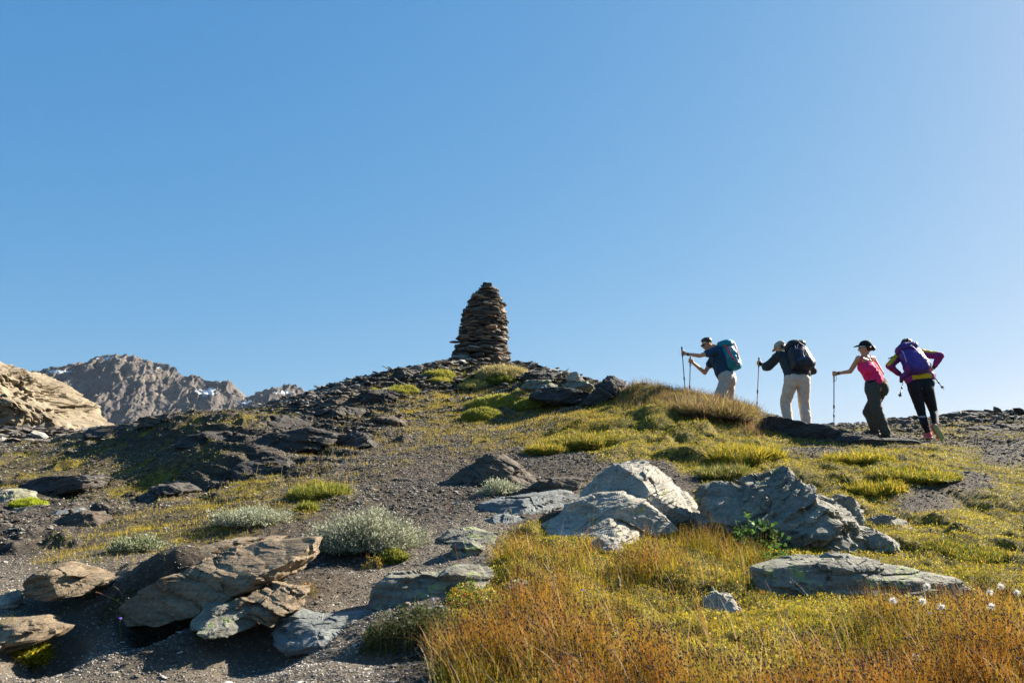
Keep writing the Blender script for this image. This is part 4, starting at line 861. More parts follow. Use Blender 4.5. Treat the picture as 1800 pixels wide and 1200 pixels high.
def cap_mesh(p0, p1, r0, r1, sides=14):
    p0, p1 = np.array(p0, float), np.array(p1, float); d = p1 - p0; Ln = np.linalg.norm(d)
    ax = d / Ln if Ln > 1e-6 else V3(0, 0, 1); a = np.cross(ax, V3(.3, .2, .9) if abs(ax[2]) < .8 else V3(1, .2, 0)); a /= np.linalg.norm(a); b = np.cross(ax, a)
    rings = []
    for k in range(1, 5): th = -math.pi / 2 + k * math.pi / 8; rings.append((p0 + ax * r0 * math.sin(th), r0 * math.cos(th)))
    rings += [(p0 + d * .5, (r0 + r1) / 2)] if Ln > 1e-6 else []
    for k in range(0, 4): th = k * math.pi / 8; rings.append((p1 + ax * r1 * math.sin(th), r1 * math.cos(th)))
    vs = [p0 - ax * r0]
    for c, r_ in rings: vs += [c + r_ * (math.cos(6.28319 * j / sides) * a + math.sin(6.28319 * j / sides) * b) for j in range(sides)]
    vs.append(p1 + ax * r1); n = len(vs); fs = []
    for j in range(sides): fs.append((0, 1 + (j + 1) % sides, 1 + j)); fs.append((n - 1, n - 1 - sides + j, n - 1 - sides + (j + 1) % sides))
    for i in range(len(rings) - 1):
        for j in range(sides):
            A_, B_ = 1 + i * sides + j, 1 + i * sides + (j + 1) % sides; fs += [(A_, B_, B_ + sides), (A_, B_ + sides, A_ + sides)]
    return np.array(vs), np.array(fs)
def ell_mesh(c, rad, axes=None, e=1., lumps=0, sub=4):
    D, Fc = ICO[sub]; E = np.sign(D) * np.abs(D) ** e * np.array(rad); A_ = np.eye(3) if axes is None else np.array([nrm(a) for a in axes])
    return np.array(c) + E @ A_, Fc
def axes_of(up, fwd):
    up = nrm(up); fwd = nrm(np.array(fwd) - up * np.dot(up, fwd)); return np.array([nrm(np.cross(fwd, up)), fwd, up])   # right, forward, up
def blob(name, prims, voxel, col, mat, parent, smooth=4, wr=0, wsc=9., colfn=None, seed=0, wdir=(1, 1, 1)):
    """one continuous skin over tapered limbs (voxel remesh), with folds"""
    o = 0; Vs, Fs = [], []
    for q in prims:
        v, f = cap_mesh(*q[1:]) if q[0] == 'c' else ell_mesh(*q[1:]); Vs.append(v); Fs.append(f + o); o += len(v)
    me = np_mesh('tmp', np.concatenate(Vs), np.concatenate(Fs)); ob = bpy.data.objects.new('tmp', me); COL.objects.link(ob)
    m = ob.modifiers.new('r', 'REMESH'); m.mode = 'VOXEL'; m.voxel_size = voxel
    if smooth: s = ob.modifiers.new('s', 'SMOOTH'); s.factor = .5; s.iterations = smooth
    dg = bpy.context.evaluated_depsgraph_get(); m2 = bpy.data.meshes.new_from_object(ob.evaluated_get(dg)); bpy.data.objects.remove(ob); m2.name = name
    n = len(m2.vertices); co = np.empty(n * 3, np.float32); m2.vertices.foreach_get('co', co); co = co.reshape(-1, 3).astype(float)
    no = np.empty(n * 3, np.float32); m2.vertices.foreach_get('normal', no); no = no.reshape(-1, 3)
    if wr:
        Q = co * np.array(wdir) * wsc + seed * 5.1; f_ = fbm(Q + .6 * fbm(Q * .7, 2)[:, None], 3, .5, True); co = co + no * (wr * (f_ - .1))[:, None]; m2.vertices.foreach_set('co', co.astype(np.float32).ravel())
    c = np.repeat([col], n, 0) if colfn is None else colfn(co, np.repeat([col], n, 0).astype(float))
    a = m2.color_attributes.new('Col', 'FLOAT_COLOR', 'POINT'); cc = np.ones((n, 4), np.float32); cc[:, :3] = c; a.data.foreach_set('color', cc.ravel())
    m2.polygons.foreach_set('use_smooth', np.ones(len(m2.polygons), bool)); m2.materials.clear(); m2.update()
    return link(name, m2, mat, parent)
def solid(name, prims, col, mat, parent):
    o = 0; Vs, Fs = [], []
    for q in prims:
        v, f = cap_mesh(*q[1:]) if q[0] == 'c' else ell_mesh(*q[1:]); Vs.append(v); Fs.append(f + o); o += len(v)
    V_ = np.concatenate(Vs); return link(name, np_mesh(name, V_, np.concatenate(Fs), col=np.repeat([col], len(V_), 0), smooth=True), mat, parent)
def chain(pts, rads): return [('c', pts[i], pts[i + 1], rads[i], rads[i + 1]) for i in range(len(pts) - 1)]
def head(c, f, u):
    A_ = axes_of(u, f); r_, f_, u_ = A_; c = np.array(c)
    g = lambda x, y, z: c + r_ * x + f_ * y + u_ * z
    pr = [('e', g(0, -.012, .022), (.074, .094, .088), A_), ('e', g(0, .018, -.035), (.058, .066, .072), A_), ('e', g(0, .058, -.082), (.027, .022, .022), A_),
          ('c', g(0, .082, .012), g(0, .104, -.022), .011, .015), ('c', g(-.032, .073, .030), g(.032, .073, .030), .013, .013),
          ('c', g(-.017, .085, -.052), g(.017, .085, -.052), .009, .009), ('e', g(-.038, .055, -.02), (.02, .02, .022), A_), ('e', g(.038, .055, -.02), (.02, .02, .022), A_),
          ('e', g(-.076, -.008, -.008), (.010, .020, .031), A_), ('e', g(.076, -.008, -.008), (.010, .020, .031), A_)]
    return pr, g, A_
def grip_hand(w, g, a, side=1):
    """fist closed round a pole of axis a at g, coming from wrist w"""
    w, g, a = np.array(w), np.array(g), nrm(a); d = g - w; d = nrm(d - a * np.dot(a, d)); s = np.cross(a, d) * side
    pr = [('c', w, w + (g - w) * .45, .025, .029), ('e', g - d * .030 + s * .012, (.034, .040, .022), [d, a, s])]
    for i, ln in enumerate((.95, 1.05, 1.0, .85)):
        o = a * (.031 - .0205 * i); pts = [g + o + .026 * (-d * math.cos(R(t_)) + s * math.sin(R(t_))) for t_ in np.array([35, 95, 155, 155 + 75 * ln])]
        pr += chain(pts, (.0105, .0098, .0092, .0080))
    pr += chain([w + (g - w) * .35 - s * .016 + a * .012, g - d * .016 - s * .026 + a * .026, g + d * .014 - s * .020 + a * .034], (.014, .012, .009)); return pr
def open_hand(w, d, n, curl=.5):
    """relaxed hand: wrist, pointing direction, palm normal"""
    w = np.array(w); d = nrm(d); n = nrm(np.array(n) - d * np.dot(n, d)); s = np.cross(n, d)
    pr = [('c', w, w + d * .03, .024, .026), ('e', w + d * .055, (.044, .038, .017), [d, s, n])]
    for i, ln in enumerate((.068, .076, .070, .055)):
        b = w + d * .088 + s * (.030 - .020 * i); q1 = b + nrm(d + n * curl * .5) * ln * .5; q2 = q1 + nrm(d + n * curl * 1.4) * ln * .3; q3 = q2 + nrm(d + n * curl * 2.4) * ln * .22
        pr += chain([b, q1, q2, q3], (.0098, .009, .0085, .0075))
    b = w + d * .03 + s * .026; pr += chain([b, b + nrm(d + s * 1.1 + n * .4) * .036, b + nrm(d + s * .8 + n * .6) * .062], (.013, .011, .009)); return pr
def pole(name_label, top, tip, c_up, c_low, c_grip=(.02,.02,.022), basket=.80, ext=.09, group='trekking poles'):
    top, tip = np.array(top), np.array(tip); d = nrm(tip - top); Ln = np.linalg.norm(tip - top)
    root = bpy.data.objects.new('trekking_pole', None); COL.objects.link(root); root.location = tip; tag(root, name_label, 'trekking pole', group)
    at = lambda t_: top + d * t_
    solid('grip', [('c', at(-.005), at(.04), .017, .013), ('c', at(.04), at(.15), .0145, .012), ('c', at(.15), at(.17), .014, .010)], c_grip, M['hard'], root)
    solid('upper_shaft', [('c', at(.16), at(.62 * Ln), .008, .008)], c_up, M['hard'], root)
    solid('lower_shaft', [('c', at(.60 * Ln), at(Ln - .05), .0075, .0065)], c_low, M['hard'], root)
    solid('clamp', [('c', at(.58 * Ln), at(.63 * Ln), .014, .014)], (.03,.03,.03), M['hard'], root)
    solid('clamp', [('c', at(basket * Ln), at(basket * Ln + .03), .014, .013)], (.03,.03,.03), M['hard'], root)
    solid('basket', [('e', at(Ln - .06), (.026, .026, .006), axes_of(d, (0, 1, .2)))], (.03,.03,.03), M['hard'], root)
    solid('pole_tip', [('c', at(Ln - .05), at(Ln), .006, .003)], (.3,.3,.3), M['hard'], root)
    s = nrm(np.cross(d, (0, 1, 0))); quadmesh('wrist_strap', [(lambda vf: (vf[0], vf[1], np.repeat([(.03,.03,.03)], len(vf[0]), 0)))(tube([at(.01), at(.04) + s * .03, at(.12) + s * .045, at(.15) + s * .02], .004))], M['hard'], root)
    return root
def boot(ank, toe, col, sole, parent, lift=0):
    ank, toe = np.array(ank), np.array(toe); d = nrm(toe - ank * (1, 1, 0) - (0, 0, toe[2])); A_ = axes_of((0, 0, 1), toe - ank); d = A_[1]
    g = lambda y, z: V3(ank[0], ank[1], toe[2]) + d * y + V3(0, 0, z)
    blob('shoe', [('c', ank, g(-.02, .05), .045, .042), ('c', g(-.04, .04), g(.10, .042), .040, .042), ('c', g(.10, .04), g(.19, .03), .043, .032)], .009, col, M['cloth'], parent, 3)
    solid('sole', [('e', g(.065, .012), (.046, .145, .018), A_, .6)], sole, M['hard'], parent)
def skinc(base, lips=None):
    return lambda co, c: c * (1 + .08 * fbm(co * 14, 2))[:, None]
def backpack(label, c, up, back, w, h, d, col, acc, pipe, extras=()):
    c = np.array(c); A_ = axes_of(up, -np.array(back)); r_, f_, u_ = A_; b_ = -f_
    g = lambda x, y, z: c + r_ * x + b_ * y + u_ * z          # right, backwards (away from the wearer), up
    root = bpy.data.objects.new('backpack', None); COL.objects.link(root); root.location = c; tag(root, label, 'backpack', 'backpacks worn by the hikers')
    Ax = [r_, b_, u_]
    blob('bag', [('e', g(0, 0, -.04), (w / 2, d / 2, h * .44), Ax, .62), ('e', g(0, .03, -.12), (w * .46, d * .48, h * .30), Ax, .6)], .011, col, M['nylon'], root, 4, .010, 8, seed=1)
    blob('lid', [('e', g(0, -.01, h * .40), (w * .47, d * .55, h * .13), Ax, .6), ('e', g(0, .03, h * .37), (w * .42, d * .50, h * .10), Ax, .7)], .010, tuple(v_ * .85 for v_ in col), M['nylon'], root, 3, .010, 10, seed=2)
    blob('front_pocket', [('e', g(0, d * .42, -.07), (w * .30, d * .20, h * .27), Ax, .65)], .010, tuple(v_ * 1.1 for v_ in col), M['nylon'], root, 3, .006, 12, seed=3)
    for s in (-1, 1):
        blob('side_pocket', [('e', g(s * w * .47, .0, -h * .26), (w * .10, d * .38, h * .17), Ax, .7)], .010, acc, M['nylon'], root, 2, .005, 12, seed=4)
        tb = tube([g(s * w * .45, d * .1, -h * .42), g(s * w * .50, d * .30, -h * .1), g(s * w * .43, d * .35, h * .2), g(s * w * .40, d * .1, h * .38)], .006)
        quadmesh('compression_strap', [(tb[0], tb[1], np.repeat([pipe], len(tb[0]), 0))], M['nylon'], root)
        blob('hip_belt', [('c', g(s * w * .40, -d * .42, -h * .34), g(s * w * .55, -d * .75, -h * .36), .055, .045), ('c', g(s * w * .55, -d * .75, -h * .36), g(s * w * .50, -d * 1.15, -h * .40), .042, .03)], .010, acc, M['nylon'], root, 3)
        tb = tube([g(s * w * .28, -d * .45, h * .30), g(s * w * .30, -d * .75, h * .40), g(s * w * .33, -d * 1.15, h * .28), g(s * w * .40, -d * 1.35, 0), g(s * w * .48, -d * 1.0, -h * .22), g(s * w * .42, -d * .5, -h * .30)], .016, 6)
        quadmesh('shoulder_strap', [(tb[0], tb[1], np.repeat([acc], len(tb[0]), 0))], M['nylon'], root)
    tb = tube([g(-.03, -d * .3, h * .50), g(-.03, -d * .42, h * .56), g(.03, -d * .42, h * .56), g(.03, -d * .3, h * .50)], .006); quadmesh('haul_loop', [(tb[0], tb[1], np.repeat([pipe], len(tb[0]), 0))], M['nylon'], root)
    for nm, pts, rad, cc in extras:
        tb = tube([g(*q_) for q_ in pts], rad, 5); quadmesh(nm, [(tb[0], tb[1], np.repeat([cc], len(tb[0]), 0))], M['nylon'], root)
    return root, g
SK = (.56, .26, .14); SK2 = (.56, .25, .13)
def JF(Y0): return lambda px, py, dy=0.: np.array(P(px, py, Y0 + dy))
GN_P = 'four hikers climbing in a line'
def person(label, foot):
    o = bpy.data.objects.new('person', None); COL.objects.link(o); o.location = Vector(foot); return tag(o, label, 'person', GN_P)

# 1: man in a navy T-shirt with two poles ---------------------------------------
Y1 = 15.45; J = JF(Y1)
hips_n, hips_f = J(1276, 669, -.09), J(1281, 669, .09)
kn_n, kn_f = J(1262, 703, -.12), J(1281, 708, .14)
an_n, an_f = J(1268, 738, -.10), J(1292, 738, .14)
for a_ in (an_n, an_f): a_[2] = H(a_[0:1], a_[1:2])[0] + .10
p1 = person('man in a navy T-shirt bent forward over two trekking poles, leading the line', (an_n[0], an_n[1], an_n[2] - .1))
hp, g, A_ = head(J(1242.5, 605.5, -.02), (-.86, -.30, -.36), (-.42, -.05, .9))
ne = J(1254, 612, 0); ch = J(1262, 629, 0); wa = J(1270, 654, 0); sh_n, sh_f = J(1257, 617, -.17), J(1257, 624, .17)
el_n, wr_n, gr_n = J(1230, 625, -.24), J(1207, 622, -.22), J(1200.5, 620.5, -.22)
el_f, wr_f, gr_f = J(1239, 655, .16), J(1218, 637.5, .10), J(1212.8, 634, .10)
pt1, pb1 = J(1198.6, 611, -.22), J(1205, 690, -.20); pt2, pb2 = J(1213.6, 628, .10), J(1210.6, 690, .12)
for q_ in (pb1, pb2): q_[2] = H(q_[0:1], q_[1:2])[0]
body = hp + [('c', g(0, -.02, -.05), ne + (0, 0, -.02), .056, .06), ('c', ne, ch, .08, .12), ('c', ch, wa, .13, .12), ('c', sh_n, sh_f, .06, .06)] + \
  [('c', sh_n, el_n, .050, .038), ('c', el_n, wr_n, .040, .026), ('c', sh_f, el_f, .050, .038), ('c', el_f, wr_f, .040, .026)] + grip_hand(wr_n, gr_n, pt1 - pb1, -1) + grip_hand(wr_f, gr_f, pt2 - pb2, 1) + \
  [('c', hips_n, kn_n, .08, .055), ('c', kn_n, an_n, .052, .036), ('c', hips_f, kn_f, .08, .055), ('c', kn_f, an_f, .052, .036), ('c', hips_n, hips_f, .1, .1), ('c', wa, (hips_n + hips_f) / 2, .12, .11)]
blob('body', body, .0075, SK, M['skin'], p1, 2, colfn=skinc(SK))
NAVY = (.010, .042, .085)
blob('shirt', [('e', (ne + ch) / 2 + (.0, 0, -.01), (.125, .19, .13)), ('c', ch + (0, -.05, 0), wa + (.0, -.04, 0), .135, .125), ('c', ch + (0, .05, 0), wa + (0, .04, 0), .135, .125),
   ('c', wa, J(1276, 663, 0), .13, .145), ('c', sh_n, sh_n + (el_n - sh_n) * .50, .075, .066), ('c', sh_f, sh_f + (el_f - sh_f) * .55, .075, .066), ('c', sh_n + (.02, 0, .0), sh_f + (.02, 0, 0), .07, .07)], .010, NAVY, M['cloth'], p1, 4, .014, 7, seed=1)
GREYB = (.44, .37, .31)
blob('trousers', [('c', hips_n + (.0, 0, .06), hips_f + (0, 0, .06), .135, .135), ('c', hips_n, kn_n, .115, .088), ('c', kn_n, an_n + (0, 0, .03), .086, .070), ('c', hips_f, kn_f, .115, .088), ('c', kn_f, an_f + (0, 0, .03), .086, .070), ('e', J(1283, 668, 0), (.11, .16, .13))], .011, GREYB, M['cloth'], p1, 4, .015, 6, seed=3, wdir=(1, 1, 1.2))
blob('hair', [('e', g(0, -.036, .048), (.079, .084, .070), A_), ('c', g(-.03, .040, .094), g(.03, .040, .096), .018, .018), ('c', g(0, -.02, .10), g(0, .03, .108), .026, .018), ('c', g(0, -.08, .05), g(0, -.085, -.01), .032, .028)], .006, (.055,.036,.024), M['hair'], p1, 2, .016, 30)
solid('sunglasses', [('e', g(-.033, .090, .018), (.028, .010, .021), A_), ('e', g(.033, .090, .018), (.028, .010, .021), A_), ('c', g(-.012, .097, .02), g(.012, .097, .02), .004, .004), ('c', g(-.062, .075, .022), g(-.080, -.005, .012), .004, .004), ('c', g(.062, .075, .022), g(.080, -.005, .012), .004, .004)], (.015,.012,.01), M['hard'], p1)
solid('watch', [('c', wr_n + (wr_n - gr_n) * .25, wr_n + (wr_n - gr_n) * .45, .030, .031)], (.015,.015,.015), M['hard'], p1)
for a_, k_ in ((an_n, 0), (an_f, 1)): boot(a_, a_ + (-.2, .05, -.10), (.08,.07,.06), (.03,.03,.03), p1)
pole('black trekking pole gripped in the nearer, outstretched hand of the leading man', pt1, pb1, (.012,.03,.06), (.03,.04,.06))
pole('trekking pole with a pale lower half in the lower, bent-arm hand of the leading man', pt2, pb2, (.03,.035,.05), (.35,.32,.30))
TEAL = (.010, .23, .31); RED = (.80, .07, .02)
bp, g = backpack('teal backpack with orange-red straps on the leading man', J(1282.5, 625, -.02), (-.30, .03, .95), (.84, -.52, .22), .31, .56, .24, TEAL, (.01, .16, .17), RED,
  extras=[('strap', [(.02, .155, .20), (-.02, .165, .05), (-.05, .155, -.12)], .010, RED), ('strap', [(-.15, .02, .20), (-.16, .05, .05), (-.14, .10, -.12), (-.08, .14, -.19)], .012, RED), ('strap', [(-.165, .04, -.10), (-.15, -.10, .0), (-.14, -.22, .04)], .009, RED), ('bottom_panel', [(-.13, .08, -.20), (-.06, .115, -.21), (.05, .115, -.21), (.12, .08, -.20)], .03, RED), ('buckle', [(-.09, .185, -.15), (-.088, .186, -.17)], .014, (.6, .6, .6)), ('cord', [(.06, .155, .18), (.02, .165, .10), (.07, .16, .0)], .006, (.75,.45,.45))])

# 2: man in a dark shirt, beige trousers -----------------------------------------
J = JF(15.0)
hl, hr = J(1391, 671, 0), J(1412, 671, 0); kl, kr = J(1380.5, 707, .10), J(1413, 708.5, .03); al, ar = J(1386, 742, .02), J(1418, 745, -.06)
for a_ in (al, ar): a_[2] = min(a_[2], H(a_[0:1], a_[1:2])[0] + .12)
p2 = person('man in a dark grey shirt and beige trousers on a red pole, second in line', (al[0], al[1], al[2] - .1))
hp, g, A_ = head(J(1372, 612, .42), (-.78, .62, -.20), (-.35, .30, .88))
ne = J(1381, 618, .34); ch = J(1391, 634, .22); wa = J(1400, 657, .06); sl, sr = J(1367.5, 626, .24), J(1413, 628, .30)
ell, wl, grl = J(1349, 645, .34), J(1339.5, 640.5, .42), J(1333.2, 638, .44); elr, wrr = J(1428.5, 652, .32), J(1420, 655, .52)
pt, pb = J(1334.2, 629.5, .44), J(1330, 726, .44)
body = hp + [('c', g(0, -.02, -.05), ne, .056, .062), ('c', ne, ch, .08, .13), ('c', ch, wa, .13, .12), ('c', sl, sr, .06, .06), ('c', sl, ell, .052, .042), ('c', ell, wl, .042, .028), ('c', sr, elr, .052, .042), ('c', elr, wrr, .04, .028)] + grip_hand(wl, grl, pt - pb, 1) + open_hand(wrr, (-.6, .6, -.3), (0, 0, -1)) + \
  [('c', hl, kl, .08, .055), ('c', kl, al, .052, .038), ('c', hr, kr, .08, .055), ('c', kr, ar, .052, .038), ('c', hl, hr, .10, .10), ('c', wa, (hl + hr) / 2, .12, .11)]
blob('body', body, .0075, SK, M['skin'], p2, 2, colfn=skinc(SK))
blob('shirt', [('c', sl, ell, .082, .072), ('c', ell + (sl - ell) * .06, ell + (wl - ell) * .18, .078, .080), ('c', sr, elr, .080, .068), ('c', elr, elr + (wrr - elr) * .4, .07, .064), ('c', sl + (.03, 0, 0), sr - (.03, 0, 0), .10, .10), ('c', J(1384, 632, .2), J(1392, 656, .05), .14, .13), ('c', J(1402, 632, .25), J(1408, 655, .05), .14, .13), ('c', J(1391, 660, .03), J(1411, 657, .03), .125, .125)], .011, (.026,.034,.036), M['cloth'], p2, 4, .018, 7, seed=5)
BEI = (.56, .45, .34)
blob('trousers', [('c', J(1392, 668, .0), J(1411, 667, 0), .135, .13), ('c', hl, kl, .120, .092), ('c', kl, al + (0, 0, .02), .090, .080), ('c', hr, kr, .118, .092), ('c', kr, ar + (0, 0, .02), .090, .082)], .011, BEI, M['cloth'], p2, 4, .014, 6, seed=7, wdir=(1, 1, 1.2))
blob('hat', [('e', g(0, -.010, .058), (.090, .108, .076), A_), ('e', g(0, .045, .048), (.088, .120, .012), axes_of(A_[2] + A_[1] * .2, A_[1]))], .0075, (.36,.30,.22), M['cloth'], p2, 2, .004, 16)
solid('ear_of_hair', [('e', g(0, -.05, .0), (.074, .05, .06), A_)], (.03,.022,.016), M['hair'], p2).name = 'hair'
solid('glove', [('c', wl + (grl - wl) * .2, wl + (grl - wl) * .62, .035, .040)], (.012,.012,.014), M['cloth'], p2)
for a_ in (al, ar): boot(a_, a_ + (-.06, .2, -.10), (.07,.06,.05), (.03,.03,.03), p2)
pole('thin red and grey trekking pole held out by the man in beige trousers', pt, pb, (.42,.13,.12), (.45,.10,.10))
WH = (.8, .8, .8)
backpack('large dark navy backpack with white piping on the man in beige trousers', J(1405.5, 626, -.02), (-.16, .42, .9), (.22, -.86, .38), .37, .56, .27, (.012,.016,.030), (.012,.015,.02), (.03,.04,.06),
  extras=[('piping', [(-.08, .23, .15), (-.02, .245, .06), (.015, .245, -.01)], .0055, WH), ('piping', [(-.005, .24, .01), (-.07, .23, -.03), (-.09, .22, -.12), (-.075, .21, -.20)], .005, WH), ('cord', [(-.14, .17, .12), (-.15, .17, .05), (-.12, .19, .04), (-.11, .19, .10), (-.08, .2, .12)], .004, WH), ('piping', [(-.07, .2, .22), (-.05, .2, .20)], .005, WH), ('patch', [(.07, .22, .0), (.09, .22, .01)], .005, WH), ('blue_panel', [(-.16, .10, -.16), (-.10, .19, -.17), (-.02, .22, -.19)], .03, (.012,.05,.10))])

# 3: woman in a pink top -----------------------------------------------------------
Y3 = G(1550, 769).y; J = JF(Y3)
hl, hr = J(1533, 683, -.05), J(1550, 683, .10); kl, kr = J(1541.5, 721, -.10), J(1526, 725, .24); al, ar = J(1557, 761, -.08), J(1538, 757, .20)
for a_ in (al, ar): a_[2] = H(a_[0:1], a_[1:2])[0] + .09
p3 = person('woman in a bright pink strap top and olive trousers with one pole, third in line', (al[0], al[1], al[2] - .09))
hp, g, A_ = head(J(1520.5, 612, .12), (-.93, .36, .02), (-.04, .05, 1))
ne = J(1520.5, 625, .11); ch = J(1523, 640, .08); wa = J(1536, 665, .03); sl, sr = J(1509, 630, .00), J(1534, 630, .20)
ell, wl, grl = J(1494.5, 652.5, .10), J(1473, 656, .32), J(1466.5, 656.5, .35); elr, wrr = J(1550, 656, .22), J(1543, 672, .40)
pt, pb = J(1466, 654, .36), J(1466.5, 764, .36); pb[2] = H(pb[0:1], pb[1:2])[0]
body = hp + [('c', g(0, -.02, -.05), ne, .048, .050), ('c', ne, ch, .055, .095), ('c', ch, wa, .105, .098), ('c', sl, sr, .046, .046), ('c', ch + (-.03, -.03, .02), sl, .08, .05), ('c', ch + (.05, .06, .02), sr, .07, .05), ('c', sl, ell, .044, .036), ('c', ell, wl, .037, .023), ('c', sr, elr, .042, .035), ('c', elr, wrr, .035, .024)] + grip_hand(wl, grl, pt - pb, 1) + open_hand(wrr, (-.5, .4, -.6), (0, 1, 0)) + \
  [('c', hl, kl, .08, .052), ('c', kl, al, .050, .034), ('c', hr, kr, .08, .052), ('c', kr, ar, .050, .034), ('c', hl, hr, .10, .10), ('c', wa, (hl + hr) / 2, .10, .11)]
blob('body', body, .007, SK2, M['skin'], p3, 2, colfn=skinc(SK2))
PINK = (.85, .02, .13)
blob('tank_top', [('c', J(1519, 645, .04), J(1529, 645, .12), .105, .100), ('c', J(1525, 647, .03), J(1538, 668, .0), .118, .120), ('e', J(1527, 650, -.02), (.12, .12, .10)), ('c', J(1521, 645, .05), J(1534, 668, .02), .108, .106), ('c', J(1530, 645, .11), J(1542, 665, .05), .100, .106)], .010, PINK, M['cloth'], p3, 3, .010, 9, seed=9)
for a_, b_ in ((J(1512, 640, -.03), J(1513.5, 626, .0)), (J(1532, 641, .03), J(1529, 625.5, .10))):
    tb = tube([a_ + (0, -.02, 0), (a_ + b_) / 2 + (0, -.055, .0), b_ + (0, -.01, .01)], .010); quadmesh('shoulder_strap', [(tb[0], tb[1], np.repeat([PINK], len(tb[0]), 0))], M['cloth'], p3)
OLV = (.065, .058, .040)
blob('trousers', [('c', J(1534, 676, -.0), J(1548, 676, .06), .118, .118), ('c', hl, kl, .115, .084), ('c', kl, al + (0, 0, .02), .082, .072), ('c', hr, kr, .112, .082), ('c', kr, ar + (0, 0, .02), .080, .070), ('e', J(1550, 683, .03), (.10, .12, .13))], .010, OLV, M['cloth'], p3, 4, .014, 7, seed=11, wdir=(1, 1, 1.2))
tb = tube([J(1526, 672, -.06), J(1532, 670, -.12), J(1542, 667, -.10), J(1551, 665, .0)], .012); quadmesh('belt', [(tb[0], tb[1], np.repeat([(.01,.01,.01)], len(tb[0]), 0))], M['cloth'], p3)
blob('cap', [('e', g(0, -.012, .050), (.086, .105, .086), A_), ('e', g(0, .105, .050), (.062, .075, .010), axes_of(A_[2] - A_[1] * -.12, A_[1]))], .007, (.008,.008,.010), M['cloth'], p3, 2)
blob('hair', [('e', g(0, -.050, .000), (.072, .055, .060), A_), ('e', g(.0, -.115, -.012), (.042, .040, .042), A_), ('c', g(-.06, .0, .02), g(-.06, -.06, -.01), .022, .03)], .007, (.020,.012,.008), M['hair'], p3, 2, .01, 24)
solid('sunglasses', [('e', g(-.033, .090, .018), (.028, .010, .019), A_), ('e', g(.033, .090, .018), (.028, .010, .019), A_), ('c', g(-.012, .097, .02), g(.012, .097, .02), .004, .004)], (.015,.012,.02), M['hard'], p3)
solid('sunglasses_arm', [('c', g(-.060, .080, .026), g(-.079, .0, .022), .0065, .005)], (.8,.8,.8), M['hard'], p3)
solid('watch', [('c', wl + (ell - wl) * .02, wl + (ell - wl) * .13, .029, .030)], (.05,.05,.05), M['hard'], p3)
for a_ in (al, ar): boot(a_, a_ + (-.14, .14, -.09), (.06,.05,.04), (.03,.03,.03), p3)
pole('purple and dark trekking pole under the hand of the woman in pink', pt, pb, (.02,.03,.10), (.16,.06,.16), (.30,.22,.20), .75)

# 4: woman in a purple top and black tights -------------------------------------------
Y4 = G(1636, 774).y; J = JF(Y4)
hl, hr = J(1608.5, 682, 0), J(1628, 681, 0); kl, kr = J(1620.5, 729, .05), J(1641.5, 724, .10); al, ar = J(1632, 760.5, -.02), J(1645, 747, -.20)
p4 = person('woman in a purple and yellow top and black tights with hands on hips, last', (al[0], al[1], al[2] - .09))
hp, g, A_ = head(J(1593, 609, .42), (-.30, .95, -.05), (-.10, .25, .95))
ne = J(1599, 618, .30); ch = J(1606, 634, .18); wa = J(1614, 658, .04); sl, sr = J(1583, 624, .20), J(1624, 622, .22)
ell, wl = J(1563.5, 643, .06), J(1584, 660, .14); elr, wrr = J(1653, 625, .06), J(1641, 646, .12)
body = hp + [('c', g(0, -.02, -.05), ne, .048, .052), ('c', ne, ch, .06, .11), ('c', ch, wa, .11, .105), ('c', sl, sr, .05, .05), ('c', sl, ell, .044, .037), ('c', ell, wl, .036, .023), ('c', sr, elr, .044, .037), ('c', elr, wrr, .036, .023)] + open_hand(wl, (.8, .1, -.35), (.3, .8, .1), .6) + open_hand(wrr, (-.75, .1, -.55), (-.3, .8, -.1), .6) + \
  [('c', hl, kl, .08, .052), ('c', kl, al, .050, .034), ('c', hr, kr, .08, .052), ('c', kr, ar, .050, .034), ('c', hl, hr, .09, .09), ('c', wa, (hl + hr) / 2, .10, .10)]
blob('body', body, .007, SK2, M['skin'], p4, 2, colfn=skinc(SK2))
PUR = (.24, .022, .13); YEL = (.60, .38, .01)
def topcol(co, c):
    px_, py_, _ = proj(co[:, 0], co[:, 1], co[:, 2])
    for a_, b_ in ((J(1580, 622, .15), J(1562, 643, .0)), (J(1562, 643, .0), J(1571, 652, .0)), (J(1626, 616, .15), J(1641, 618, .1))):
        d_ = b_ - a_; t_ = np.clip(((co - a_) @ d_) / (d_ @ d_), 0, 1); q_ = np.linalg.norm(co - a_ - t_[:, None] * d_ + (.045, .03, -.035), axis=1) if a_[0] < J(1600, 640)[0] else np.linalg.norm(co - a_ - t_[:, None] * d_ + (0, .02, -.04), axis=1)
        c = np.where((q_ < .068)[:, None], YEL, c)
    hem = (co[:, 2] > J(1615, 668)[2]) & (co[:, 2] < J(1615, 657)[2]) & (co[:, 0] > J(1599, 660)[0]) & (co[:, 0] < J(1633, 660)[0])
    return np.where(hem[:, None], YEL, c)
blob('shirt', [('c', sl, ell, .068, .054), ('c', ell, wl + (ell - wl) * .22, .054, .040), ('c', sr, elr, .068, .054), ('c', elr, wrr + (elr - wrr) * .22, .054, .040), ('c', sl + (.03, 0, 0), sr - (.03, 0, 0), .082, .082), ('c', ne, ch, .08, .13), ('c', J(1600, 636, .15), J(1606, 662, .02), .115, .115), ('c', J(1613, 636, .15), J(1622, 660, .02), .115, .115), ('c', J(1601, 667, .01), J(1632, 662, .01), .095, .095)], .009, PUR, M['cloth'], p4, 4, .012, 8, colfn=topcol, seed=13)
BLK = (.008, .009, .012)
